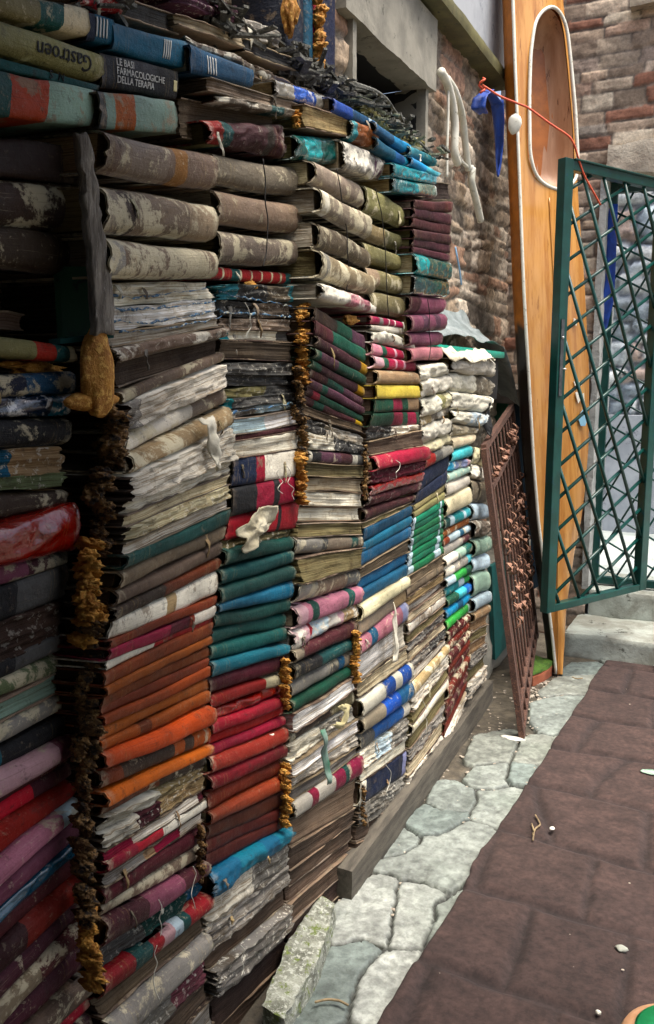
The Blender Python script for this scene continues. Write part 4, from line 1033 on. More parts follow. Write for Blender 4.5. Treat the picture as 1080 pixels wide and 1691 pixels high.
# G
G_G = 'books in the seventh stack from the left'
G_lo = parse('''
612 622 c ivory .4 prot=.02 | cream cloth-wrapped bundle under the crumpled cloth, {o} of three
646 654 c 0:ivory,.6:taupe .4 | cream cloth-wrapped bundle under the crumpled cloth, {o} of three
676 682 c ivory .3 torn=1 | cream cloth-wrapped bundle under the crumpled cloth, {o} of three
697 706 c 0:ivory,.5:ice .5 | torn cream and pale blue layer
722 716 c cream .4 | flat cream bundle, upper of two above the turquoise book
746 735 r cream .4 | flat cream bundle, lower of two above the turquoise book
764 756 r cyan .12 | turquoise shiny book
782 770 c 0:sky,.4:lav,.8:ltpink .4 | lilac blue crumpled book
798 784 r sage .4 | sage book, first under the lilac blue one
824 803 r ivory .3 | cream rounded book, upper of two
857 836 r cream .3 | cream rounded book, lower of two
878 853 r 0:teal,.2:ice,.35:aqua,.7:ice,.8:cyan .3 | teal and white patterned spine, topmost of the patterned run
890 866 r rust .4 | rusty brown book in the patterned run
905 880 r 0:rust,.2:ice,.6:blue,.8:ice .4 | white and blue patterned spine with rusty end
922 894 r 0:grey,.7:maroon .4 | grey book with a dark red end
939 911 r 0:ivory,.4:sage,.7:teal .4 | ivory and sage patterned spine
956 928 r 0:ivory,.3:grey,.8:cyan .4 | ivory patterned spine with a cyan tip
972 944 r 0:ice,.3:lime,.7:green .25 | lime and ice patterned spine, upper of two
989 960 r 0:aqua,.5:ice,.7:lime .25 | aqua spine with a lime tip
1006 975 r 0:green,.4:cyan,.7:rblue .25 | green and cyan patterned spine
1024 991 r 0:sky,.4:blue,.6:sky .2 | sky blue patterned spine above the lime one
1043 1008 r 0:lime,.8:sage .15 | bright lime green spine, lowest of the patterned run
1062 1022 r dbrick .5 | thin red-brown book, {o} of nine in the lower run
1080 1036 r drust .5 | thin red-brown book, {o} of nine in the lower run
1098 1050 r dbrick .5 | thin red-brown book, {o} of nine in the lower run
1117 1064 r drust .3 | thin red-brown book, {o} of nine in the lower run
1136 1078 r dbrick .5 | thin red-brown book, {o} of nine in the lower run
1156 1092 r drust .5 | thin red-brown book, {o} of nine in the lower run
1176 1107 r drust .3 | thin red-brown book, {o} of nine in the lower run
1196 1122 f dbrick .5 | thin red-brown book, {o} of nine in the lower run
1218 1138 f drust .3 | thin red-brown book, {o} of nine in the lower run
1240 1165 s ivory .5 torn=1 | frayed grey pages at the foot, upper of two
1262 1190 s grey .5 | frayed grey pages at the foot, lower of two
''', (590, 590))
xlG = interp_fn([(590, 736), (650, 740), (700, 745), (750, 746), (800, 737), (860, 733), (950, 734), (1040, 738), (1100, 740), (1200, 736), (1262, 730)])
xrG = interp_fn([(590, 806), (654, 810), (690, 800), (730, 778), (800, 774), (860, 777), (1000, 780), (1100, 774), (1190, 764)])
column(' in the lime green stack', G_G, xlG, xrG, xrF, G_lo, xmax=-.92)
# H
H_lo = parse('''
765 770 c cream .4 | cream rag end, {o} of three
790 795 c ivory .4 | cream rag end, {o} of three
830 832 r taupe .4 | cream rag end, {o} of three
860 858 r ice .2 | pale blue-white book beside the rusty grate, upper of two
892 884 c taupe .4 | torn grey-brown book
922 912 r sage .2 | pale sage swollen book, {o} of four
948 940 r ice .2 | pale sage swollen book, {o} of four
988 975 r sage .2 | pale sage swollen book, {o} of four
1012 997 r ice .3 | pale sage swollen book, {o} of four
1029 1013 r tan .3 | thin tan book, {o} of the bottom run
1046 1030 p tan .4 | thin tan book, {o} of the bottom run
1064 1046 p khaki .4 | thin tan book, {o} of the bottom run
1084 1062 p tan .4 | thin tan book, {o} of the bottom run
1106 1080 s grey .5 | thin tan book, {o} of the bottom run
1130 1098 p khaki .4 | thin tan book, {o} of the bottom run
1156 1122 s ivory .5 | thin tan book, {o} of the bottom run
''', (735, 742))
column(' in the farthest stack', 'books in the farthest stack', interp_fn([(735, 779), (860, 779), (1000, 781), (1156, 772)]), interp_fn([(742, 800), (860, 806), (975, 808), (1122, 802)]), interp_fn([(735, 778), (1156, 772)]), H_lo, far=False, xmax=-.93)
# top rows, each placed by its own four corners: (TL, TR, BR, BL)
T_rows = [
 ((-90, -28), (143, 12), (143, 60), (-90, 8), 'r', '0:khaki,.55:khaki,.6:teal,.78:cream', .5, 'cream, green and white rolled book, topmost at the left corner', -.94, -.95, {}),
 ((143, 16), (188, 30), (186, 74), (143, 64), 'f', '0:navy,.3:blue', .06, 'short blue book end with four white stripes, left of the three blue ones', -.95, -.95, {}),
 ((188, 36), (312, 68), (308, 112), (188, 82), 'f', 'blue', .04, 'blue book with four white stripes, middle of the three blue ones', -.945, -.955, {}),
 ((312, 74), (418, 116), (416, 146), (314, 122), 'f', 'blue', .06, 'blue book with four white stripes, right of the three blue ones', -.94, -.955, {}),
 ((-90, 2), (168, 82), (168, 133), (-90, 62), 'r', 'khaki', .2, 'thick olive beige book with upside-down black title', -.93, -.95, {}),
 ((-90, 72), (160, 138), (158, 149), (-90, 96), 'f', 'teal', .08, 'thin teal book with black scrawl', -.94, -.95, {}),
 ((170, 82), (297, 116), (296, 164), (170, 142), 'f', 'black', .06, 'black book with white Italian lettering', -.945, -.955, {}),
 ((-90, 100), (152, 152), (146, 212), (-90, 186), 'f', '0:teal,.36:orange,.62:sage,.97:dkgrey', .45, 'sage green book with a broad orange band, left of two', -.93, -.95, {'prot': .01}),
 ((156, 148), (282, 168), (284, 222), (160, 212), 'f', '0:dkgrey,.06:sage,.17:orange,.42:sage', .45, 'sage green book with an orange label, right of two', -.93, -.95, {'prot': .01}),
 ((297, 160), (452, 190), (452, 244), (297, 228), 'p', 'brown', .3, 'thick brown page block behind the torn maroon cover', -.97, -.97, {}),
 ((338, 128), (488, 172), (486, 188), (336, 152), 'p', 'taupe', .5, 'grey weathered page block with wavy top above the maroon cover', -.94, -.95, {'prot': .012}),
 ((350, 157), (484, 186), (482, 200), (352, 168), 'c', '0:taupe,.6:teal,.8:taupe', .5, 'thin twisted grey cover under the weathered page block', -.94, -.95, {'prot': .012}),
 ((340, 200), (470, 206), (470, 262), (346, 238), 'c', '0:rose,.15:teal,.25:maroon,.7:dkbrown,.8:maroon', .25, 'torn maroon cloth cover folded at its top edge', -.93, -.945, {'torn': 1}),
 ((486, 220), (564, 228), (562, 274), (488, 262), 'w', '0:teal,.15:aqua,.5:teal', .12, 'crumpled shiny turquoise book', -.92, -.95, {}),
 ((496, 172), (580, 198), (578, 228), (500, 214), 'p', 'tan', .5, 'bulging tan page block right of the orange foam tuft', -.92, -.95, {'prot': .01}),
 ((566, 228), (640, 262), (640, 302), (568, 280), 'c', '0:grey,.7:plum,.85:taupe', .7, 'grey flaking book with a white paper crumb', -.92, -.95, {}),
 ((578, 198), (616, 214), (616, 248), (578, 232), 'c', '0:aqua,.15:rust', .4, 'rusty round book end under the bright blue spines', -.93, -.95, {}),
 ((452, 130), (543, 160), (543, 184), (456, 158), 'w', '0:grey,.3:rblue,.7:grey', .4, 'blue and grey crumpled book, first of the bright blue spines', -.93, -.955, {}),
 ((543, 158), (616, 200), (614, 216), (545, 186), 'r', '0:rblue,.4:blue,.8:ice,.88:blue', .12, 'bright blue spine slanting down, uppermost of the cluster', -.93, -.955, {'prot': .01}),
 ((612, 200), (672, 238), (670, 256), (614, 220), 'r', '0:blue,.5:sky', .12, 'bright blue spine meeting the pale green one', -.93, -.955, {'prot': .01}),
 ((670, 238), (716, 262), (716, 276), (670, 256), 'r', '0:cyan,.5:aqua', .2, 'pale green shiny book end, topmost right', -.94, -.955, {'prot': .01}),
 ((614, 226), (672, 262), (672, 276), (616, 250), 'r', '0:blue,.5:rblue,.8:sky', .12, 'deep blue spine with white flecks under the uppermost ones', -.93, -.955, {'prot': .01}),
 ((672, 258), (722, 284), (714, 294), (672, 276), 'r', '0:sky,.5:cyan', .2, 'pale blue spine over the turquoise one', -.94, -.955, {'prot': .01}),
 ((641, 268), (714, 288), (714, 306), (642, 292), 'w', '0:aqua,.6:cyan', .1, 'turquoise spine, second from the bottom of the cluster', -.93, -.955, {'prot': .014}),
 ((642, 292), (715, 306), (715, 327), (642, 318), 'w', '0:aqua,.5:sage', .3, 'dull turquoise book, lowest of the cluster', -.93, -.955, {'prot': .012}),
 ((664, 292), (742, 304), (746, 332), (668, 328), 'p', 'dkbrown', .3, 'old dark page block over the six matching volumes', -1.0, -1.0, {}),
 ((0, 510), (46, 520), (46, 548), (-20, 545), 'p', 'brown', .3, 'small brown page block inside the black cavity', -1.0, -1.0, {}),
]
TB = {}
for i, (tl, tr, br, bl, kd, sp, wr, ds, XL_, XR_, op) in enumerate(T_rows):
    TB[i] = book(onX(*bl, XL_), onX(*br, XR_), onX(*tl, XL_), onX(*tr, XR_), kd, sp, wr, ds, 'books of the top rows', D=.18, **op)
# debris books above the top row
T2 = [((420, 106), (540, 160), (540, 176), (424, 128), 's', 'taupe', .6, 'grey crumbling page layer, first left of the dark opening'),
      ((300, 58), (450, 122), (450, 134), (305, 72), 'c', 'taupe', .6, 'long twisted dirty cover lying above the blue books'),
      ((290, 20), (410, 66), (408, 84), (292, 40), 'p', 'cream', .5, 'cream page edge with a violet sheen near the frame top'),
      ((200, -12), (300, 24), (300, 58), (200, 22), 'p', 'dkgrey', .4, 'dark page block above the middle blue book'),
      ((120, -20), (198, -2), (198, 26), (124, 4), 'c', 'rose', .4, 'dull rose cloth book end near the frame top'),
      ((398, 22), (470, 56), (470, 84), (400, 52), 's', 'grey', .6, 'grey splintered book under the upright books'),
      ((405, 60), (490, 98), (490, 118), (406, 84), 'p', 'dkgrey', .5, 'dark grey page block under the splintered book'),
      ((545, 128), (640, 178), (640, 196), (546, 152), 's', 'dkgrey', .7, 'shredded dark layer in front of the wall opening, upper of two'),
      ((600, 168), (706, 236), (700, 256), (604, 196), 's', 'khaki', .7, 'shredded mossy layer in front of the wall opening, lower of two'),
      ((290, -30), (398, 10), (398, 40), (292, 2), 's', 'plum', .5, 'purple-black broken book at the frame top')]
for tl, tr, br, bl, kd, sp, wr, ds in T2:
    book(onX(*bl, -.97), onX(*br, -.98), onX(*tl, -.97), onX(*tr, -.98), kd, sp, wr, ds, 'books of the top rows', D=.2, torn=1 if kd in 'cs' else None)
# upright books at the very top
UPR = [(470, 486, 'f', 'navy', 'upright navy book, leftmost of the upright ones'), (486, 500, 'f', 'navy', 'upright dark blue book between the navy one and the foam'), (504, 515, 'f', 'blue', 'upright blue book left of the red one'),
       (515, 527, 'f', 'red', 'single red book standing upright among the dark blue ones'), (534, 553, 'r', 'navy', 'upright dark blue book, rightmost of the upright ones')]
for i, (x0, x1, kd, sp, ds) in enumerate(UPR):
    X_ = -1.0; yb = 84 + (x0 - 470) * .55
    a, b_ = onX(x0, yb, X_), onX(x1, yb + 8, X_); hgt = .3
    a2, b2 = a + [0, 0, hgt], b_ + [0, 0, hgt]
    # the spine runs upward: length along z, thickness along the wall
    book(b_, b2, a, a2, kd, sp, .25, ds, 'upright books at the top', D=.14) if False else None
    nrm = np.array([1, 0, 0]); Wd = b_ - a
    th = thing('book', (a + b_) / 2, ds, 'book', 'upright books at the top')
    n1 = 14; zz = np.linspace(0, 1, n1); ss = np.linspace(0, 1, 9)
    def pt(s_, z_, w_): return a + Wd * s_ + np.array([0, 0, hgt * z_]) + nrm * w_
    path = [(0, -.14)] + [(s_, .008 * math.sqrt(max(0, 1 - (2 * s_ - 1) ** 2)) - .004) for s_ in ss] + [(1, -.14)]
    G = np.array([[pt(s_, z_, w_ + .0015 * vn(z_ * 20, s_ * 3, i, 5)) for s_, w_ in path] for z_ in zz])
    V, F = sheet(G, .003); uv = np.c_[np.tile(np.repeat(zz, len(path)), 2), np.tile(np.linspace(0, 1, len(path)), 2 * n1)]
    mk('cover', V, F, book_mat(sp, 'f', .3), th, uv, uv * [.3, .1])
    V, F = box8([pt(.15, .02, -.13), pt(.15, .02, -.006), pt(.85, .02, -.006), pt(.85, .02, -.13), pt(.15, .98, -.13), pt(.15, .98, -.006), pt(.85, .98, -.006), pt(.85, .98, -.13)])
    mk('pages', V, F, book_mat('cream', 'p', .3), th, np.c_[V[:, 0], V[:, 2]], np.c_[V[:, 0], V[:, 1]], smooth=False)

# the smallest weathered layers near the ground: more than could be told one by one
ms_ = []
for th in STUFF:
    for c in list(th.children):
        for g_ in list(c.children): bpy.data.objects.remove(g_)
        off_ = th.location.copy(); c.parent = None; c.data.transform(Matrix.Translation(off_)); ms_.append(c)
    bpy.data.objects.remove(th)
if ms_:
    me0 = ms_[0]
    for o_ in bpy.context.view_layer.objects: o_.select_set(False)
    for c in ms_: c.select_set(True)
    bpy.context.view_layer.objects.active = me0
    bpy.ops.object.join()
    me0.name = 'book_layers'; me0['label'] = 'crushed weathered book layers at the foot of the farther stacks'; me0['category'] = 'books'; me0['kind'] = 'stuff'
# ------------------------------------------------------------------ lettering on spines
def lettering(bk, txt, u0, v0, size, mat, flip=False, off=.0015, spacing=1.0):
    th, front, (u, n, L_, t) = bk
    cu = bpy.data.curves.new('spine_lettering', 'FONT'); cu.body = txt; cu.size = size; cu.extrude = .0004; cu.space_line = spacing; cu.resolution_u = 3
    tmp = bpy.data.objects.new('tmp', cu); COL.objects.link(tmp); bpy.context.view_layer.update()
    dg = bpy.context.evaluated_depsgraph_get(); me = bpy.data.meshes.new_from_object(tmp.evaluated_get(dg)); 
    V = np.array([v.co[:] for v in me.vertices]); F = [tuple(p.vertices) for p in me.polygons]
    bpy.data.objects.remove(tmp); bpy.data.meshes.remove(me)
    if flip: V[:, 0] *= -1; V[:, 1] *= -1
    uu = u0 + V[:, 0] / L_; vv = v0 + V[:, 1] / t
    P = front(uu, vv, off + V[:, 2]) 
    mk('spine_lettering', P, F, mat, th, smooth=False)
def patch(bk, u0, u1, v0, v1, mat, nm='title_label', off=.0012):
    th, front, (u, n, L_, t) = bk
    a, b = np.meshgrid(np.linspace(u0, u1, 8), np.linspace(v0, v1, 8), indexing='ij')
    V, F = sheet(front(a, b, off), .0008); mk(nm, V, [f[::-1] for f in F], mat, th)
M_ink = simple('black_ink', '#101010'); M_wink = simple('white_ink', '#c9c9c4', '#b5b5b0'); M_yink = simple('cream_mark', '#b9b183'); M_redink = simple('red_ink', '#8a2a20')
lettering(TB[4], 'Gastroen', .895, .62, .034, M_ink, flip=True)
lettering(TB[6], 'LE BASI\nFARMACOLOGICHE\nDELLA TERAPIA', .16, .68, .0160, M_wink, spacing=.85)
for i, us in ((1, (.3, .42, .54, .66)), (2, (.64, .67, .70, .73)), (3, (.24, .28, .32, .36))):
    for u_ in us: patch(TB[i], u_, u_ + (.05 if i == 1 else .014), .15, .85, M_wink, 'white_stripe')
patch(TB[6], .925, .975, .25, .62, M_yink, 'cream_emblem')
lettering(TB[5], 'S  N', .62, .12, .02, M_ink)
# ------------------------------------------------------------------ cord ties round the thick books
def cord(pts, r, mat, label, nm='cord', cat='cord', sm=6, group=None):
    P = np.array(pts, float); n = len(P); k = np.linspace(0, n - 1, (n - 1) * sm + 1); Q = np.stack([np.interp(k, range(n), P[:, i]) for i in range(3)], 1)
    for _ in range(3): Q[1:-1] = (Q[:-2] + 2 * Q[1:-1] + Q[2:]) / 4
    V, F = tube(Q, r, 6); return mk(nm, V, F, mat, label=label, cat=cat, group=group)
M_cord = simple('black_cord', '#191715')
def tie(px_list, X, label):
    cord([onX(x, y, X) for x, y in px_list], .0014, M_cord, label, group='cords tied round the thick books')
tie([(434, 262), (439, 300), (437, 330), (443, 362), (441, 395), (440, 418), (434, 440)], -.925, 'thin black cord tied round the three thick books of the third stack')
tie([(556, 278), (562, 310), (566, 345), (573, 380), (574, 420), (577, 450), (572, 480)], -.905, 'thin black cord tied round the four thick books of the fourth stack')
tie([(620, 312), (630, 350), (634, 390), (637, 420), (638, 460), (640, 500), (642, 524)], -.92, 'thin black cord tied round the five thick books of the fifth stack')
tie([(706, 494), (710, 520), (708, 545), (712, 570), (708, 595)], -.92, 'thin black cord tied round the four mauve books')
# ------------------------------------------------------------------ foam
def foam(x, y, X, r, label, s, mat=None, amp=.75, n=1, sub=3):
    if s <= 5: amp = .28; n = 1
    if n > 1 and s > 3:
        if x < 200 and y > 900: X = -.90
        n = n * 3; r = (r[0] * .8, r[1] * .7, r[2] * (.26 if x > 200 else .22))
    c = onX(x, y, X); parts = []
    rr = np.random.RandomState(s)
    for k in range(n):
        q = c + np.array([rr.uniform(-.5, .2) * r[0], rr.uniform(-1.1, 1.1) * r[1] * (n > 1), (k - (n - 1) / 2) * r[2] * 1.35]); parts.append(blob(q, np.array(r) * rr.uniform(.55, 1.2, 3), s + k, amp, sub, 2.6 if s > 5 else 1.3))
    V, F = cat_mesh(parts); mk('foam_lump', V, F, mat or M_foam, label=label, cat='foam lump', group='lumps of hardened foam between the books')
foam(164, 612, -.90, (.03, .036, .062), 'large golden foam lump at the dark corner beside the brown plank-like block', 3, n=2)
foam(160, 662, -.905, (.03, .05, .018), 'golden foam shelf under the large lump', 5)
foam(176, 735, -.915, (.03, .030, .05), 'shadowed brown foam clots under the golden shelf', 9, M_foamd, n=3)
foam(172, 850, -.90, (.03, .02, .05), 'brown foam clots at the near ends of the frayed page layers', 41, M_foamd, n=3)
foam(150, 1010, -.90, (.03, .02, .05), 'amber foam clots between the brown run and the fuzzy black spines', 42, M_foam, n=3)
foam(60, 606, -.99, (.02, .05, .014), 'flat amber foam between the leftmost books with labels and navy covers', 11)
foam(118, 830, -.97, (.02, .012, .03), 'small amber foam at the crimson plastic corner', 12)
foam(152, 960, -.95, (.03, .014, .05), 'amber foam tuft under the frayed pages of the second stack', 13, n=3)
foam(150, 1060, -.95, (.03, .014, .04), 'brown foam tuft beside the orange-brown spines, upper', 14, M_foamd, n=3)
foam(146, 1180, -.94, (.03, .012, .05), 'brown foam tuft beside the orange-brown spines, lower', 15, M_foamd, n=4)
foam(138, 1290, -.935, (.02, .01, .04), 'brown foam clots right of the pale pink spine', 16, M_foamd, n=4)
foam(142, 1440, -.93, (.025, .014, .045), 'foam string right of the bright blue spine', 17, M_foamd, n=5)
foam(148, 1560, -.925, (.025, .014, .045), 'foam string near the plum roll end', 18, M_foam, n=4)
foam(502, 545, -.92, (.02, .011, .03), 'orange foam tuft left of the slanting fan, upper', 19, M_foam, n=4)
foam(499, 590, -.92, (.02, .010, .03), 'orange foam tuft left of the slanting fan, middle', 20, M_foam, n=4)
foam(494, 650, -.925, (.02, .010, .03), 'orange foam tuft left of the slanting fan, lower', 22, M_foamd, n=4)
foam(500, 720, -.93, (.02, .012, .03), 'amber foam beside the icy white page blocks', 23, M_foamd, n=3)
foam(496, 790, -.93, (.02, .009, .03), 'amber foam beside the navy, red and cream book', 24, M_foam, n=4)
foam(472, 1130, -.93, (.018, .009, .03), 'amber foam string beside the crimson run', 25, M_foam, n=4)
foam(472, 1315, -.93, (.018, .010, .03), 'amber foam string above the torn blue book', 26, M_foam, n=5)
foam(587, 1085, -.93, (.018, .010, .03), 'amber foam string beside the dusty pink roll', 27, M_foam, n=5)
foam(604, 780, -.93, (.01, .007, .03), 'rusty foam string beside the rose red book', 29, M_foamd, n=5)
foam(490, 196, -.93, (.012, .01, .018), 'orange foam tuft beside the bulging tan page block', 30, M_foam, n=2)
foam(580, 528, -.95, (.012, .035, .018), 'orange foam slab behind the slanting fan', 31, M_foam)
foam(412, 472, -.955, (.012, .016, .01), 'amber foam bit under the red banded book', 32, M_foam)
foam(484, 14, -.97, (.02, .022, .05), 'orange foam on the upright books, large', 33, M_foam)
foam(528, 62, -.98, (.02, .014, .06), 'orange foam drip between upright red and blue books', 34, M_foam, n=3)
foam(332, 1410, -.93, (.012, .008, .03), 'small foam string right of the white and red run', 35, M_foamd, n=4)
foam(600, 1330, -.93, (.012, .008, .03), 'brown foam string left of the navy taped book', 36, M_foamd, n=4)
# ------------------------------------------------------------------ left cavity: splintered upright board and green panel
ub = thing('upright_board', onX(140, 550, -.93), 'splintered upright grey board with green backing at the dark cavity', 'board')
zz = np.linspace(0, 1, 40); px = np.interp(zz, [0, .3, .6, .85, 1], [163, 160, 146, 136, 128]); py = 552 - zz * 330
wv = np.interp(zz, [0, .3, .6, 1], [15, 16, 12, 8])
G = []
for i in range(40):
    row = []
    for s2 in np.linspace(-1, 1, 7):
        p = onX(px[i] + s2 * wv[i] * (1 + .15 * vn(zz[i] * 18, s2, 0, 5)), py[i], -.90); p = p + [.0016 * vn(zz[i] * 25, s2 * 3, 0, 8), 0, 0]; row.append(p)
    G.append(row)
V, F = sheet(np.array(G), .012); mk('board', V, [f[::-1] for f in F], simple('splintered_board', '#5a534a', '#8b8478', 14, .9, .9, .006, '#a9a398', stretch=(6, 6, 1)), ub)
q = [onX(98, 440, -.97), onX(158, 440, -.915), onX(168, 552, -.91), onX(104, 562, -.97)]
q2 = [p - np.array([.012, 0, 0]) for p in q]
V, F = box8([q[3], q[2], q2[2], q2[3], q[0], q[1], q2[1], q2[0]]); mk('green_panel', V, F, M_greenboard, ub, smooth=False)
V, F = bar(onX(90, 564, -.96), onX(178, 554, -.905), (.012, 0, 0), (0, 0, .004)); mk('teal_trim', V, F, M_tealboard, ub, smooth=False)
V, F = bar(onX(150, 380, -.94), onX(140, 300, -.945), (.006, .004, 0), (0, .002, .0)); mk('green_edge', V, F, M_greenboard, ub, smooth=False)
# ------------------------------------------------------------------ wooden beam and mossy slab at the foot
zt_ = .10
V, F = rough_box((-1.07, 2.06, .0), (-.02, 1.72, 0), (.165, 0, 0), (0, 0, .105), (70, 5, 5), .004, 14, 71, .006)
mk('beam', V, F, M_wood, label='long grey timber beam under the far stacks, near end bare', cat='beam')
V, F = rough_box((-1.06, 3.9, 0), (0, .6, 0), (.1, 0, 0), (0, 0, .09), (30, 4, 4), .01, 14, 72, .01)
ms = [onZ(409, 1671, .05), onZ(525, 1481, .07), onZ(552, 1503, .05), onZ(424, 1685, .03)]
o_ = ms[0]; U_ = ms[1] - ms[0]; U_[2] = 0; W_ = np.array([.10, -.01, 0])
V, F = rough_box((ms[0][0], ms[0][1], 0.002), U_, W_, (0, 0, .075), (60, 10, 8), .010, 30, 73, .006)
mk('stone_slab', V, F, M_mosswood, label='rough white slab with green moss lying at the foot of the stacks', cat='stone slab')
# ------------------------------------------------------------------ crumpled cloth over the lime stack, ribbons, flaps
def flap(pxs, X, w, label, nm, cat, mat, n=16, curl=.01, s=0, th=.0015, group=None):
    P = np.array([onX(x, y, X) for x, y in pxs]); k = np.linspace(0, len(P) - 1, n); Q = np.stack([np.interp(k, range(len(P)), P[:, i]) for i in range(3)], 1)
    ww = np.interp(np.linspace(0, 1, n), np.linspace(0, 1, len(w)), w)
    G = [[Q[i] + np.array([curl * (vn(i * .5, s, j * .4, s) + .4 * math.sin(i * .6)) + .004 * (1 - abs(j - 3) / 3), (j - 3) / 3 * ww[i], .15 * ww[i] * vn(i * .9, j, 0, s)]) for j in range(7)] for i in range(n)]
    V, F = sheet(np.array(G), th); return mk(nm, V, F, mat, label=label, cat=cat, group=group)
flap([(346, 690), (352, 720), (356, 750), (357, 778)], -.895, [.028, .02, .012, .004], 'hanging curl of pale paper on the tan split spine', 'paper_flap', 'paper flap', M_paperw, s=2)
flap([(532, 1205), (536, 1232), (541, 1262), (543, 1292)], -.875, [.010, .014, .012, .014], 'green and grey ribbon hanging over the torn white pages', 'ribbon', 'ribbon', simple('green_ribbon', '#2f6a50', '#7d9488', 12), s=4, curl=.006)
flap([(650, 995), (652, 1030), (656, 1070), (652, 1092)], -.90, [.003, .018, .022, .02], 'folded pale paper cone stuck between cream roll and white pages', 'paper_cone', 'paper', M_paperw, s=6, curl=.006)
flap([(560, 1165), (575, 1170), (566, 1200), (552, 1195)], -.885, [.012, .03, .026, .01], 'yellowed paper patch under the brightest page block', 'paper_patch', 'paper', simple('yellow_paper', '#a79c70', '#c2b98e', 14, .9, .6, .004), s=9, curl=.004)
# white lump hanging on the crimson striped book
rg, sg = np.meshgrid(np.linspace(0, 1, 12), np.linspace(0, 2 * math.pi, 49), indexing='ij')
pc0 = onX(420, 872, -.93); rad = (.058 + .022 * np.sin(sg * 2 + .5)) * (1 + .35 * vn(np.cos(sg) * 2.2, np.sin(sg) * 2.2, 0, 5) + .12 * vn(np.cos(sg) * 9, np.sin(sg) * 9, 0, 6)) * rg
Pw = np.stack([pc0[0] + .003 + .016 * fbm(rad * np.cos(sg) * 28, rad * np.sin(sg) * 28, 0, 7) + .004 * rg, pc0[1] + rad * np.cos(sg), pc0[2] + rad * np.sin(sg) * .62], -1)
V, F = sheet(Pw, .0015)
mk('paper_wad', V, F, simple('ivory_paper_wad', '#a59c80', '#c6bfa6', 16, .8, .8, .005, '#84734c'), label='torn ivory paper stuck across the crimson striped book', cat='torn paper')
# crumpled cloth on top of the lime green stack
a, b = np.meshgrid(np.linspace(0, 1, 26), np.linspace(0, 1, 22), indexing='ij')
c0 = onX(738, 592, -.93); c1 = onX(812, 598, -.93)
P = np.zeros(a.shape + (3,)); P[..., 0] = -1.16 + .255 * b + .012 * vn(a * 7, b * 2, 0, 9); P[..., 1] = c0[1] + (c1[1] - c0[1]) * a; P[..., 2] = c0[2] + .03 + .018 * fbm(a * 5, b * 5, 0, 5) + .02 * np.abs(fbm(a * 11, b * 9, 2, 7)) - .035 * np.clip((b - .8) / .2, 0, 1) + .03 * np.clip((a - .7) / .3, 0, 1) * (1 - b)
V, F = sheet(P, .003); mk('cloth', V, F, simple('cream_cloth', '#b5ab90', '#d3ccb6', 14, .9, .9, .008, '#7d7462'), label='crumpled cream cloth lying on the lime green stack', cat='cloth')
V, F = sheet(np.array([[onX(803 + 4 * i + 2 * math.sin(j), 655 + j * 9 + i * 3, -.935) + [.012 * math.sin(i * 1.5 + j), 0, 0] for i in range(3)] for j in range(8)]), .002)
mk('plastic_bag', V, F, M_black, label='torn black plastic hanging off the cream bundles by the grate', cat='plastic bag')
# rags and threads
rt = np.random.RandomState(11)
for i, (x, y, ln, X, lb) in enumerate([(478, 770, 55, -.92, 'white thread hanging over the navy, red and cream book'), (462, 775, 40, -.92, 'second white thread beside it on the crimson book'), (408, 500, 60, -.92, 'loose thread loop on the shredded dark books'), (640, 1250, 70, -.905, 'long pale thread over the navy taped book'), (700, 1150, 60, -.915, 'pale thread in the fluffy white pages'),
                           (318, 1430, 70, -.91, 'thin thread curling between orange-spined and crimson stacks'), (655, 760, 30, -.91, 'short white thread on the plain brown page block'), (255, 1560, 90, -.875, 'thin thread hanging from the rose red roll'), (262, 1485, 60, -.88, 'looped twine round the plum maroon roll'), (396, 1560, 50, -.9, 'pale root-like strip on the grey weathered block')]):
    pts = [onX(x + rt.uniform(-6, 6), y + ln * k / 6, X) + [rt.uniform(0, .006), 0, 0] for k in range(7)]
    cord(pts, .0009, M_yellowrope, lb, 'thread', 'thread', group='loose threads')
for i, (x, y, lb) in enumerate([(640, 168, 'twisted wire over the dark rubble before the wall opening')]):
    cord([PW(585, 138, .2), PW(620, 150, .2), PW(640, 165, .2), PW(655, 190, .2), PW(676, 203, .2)], .006, M_darkrag, lb, 'wire', 'wire')
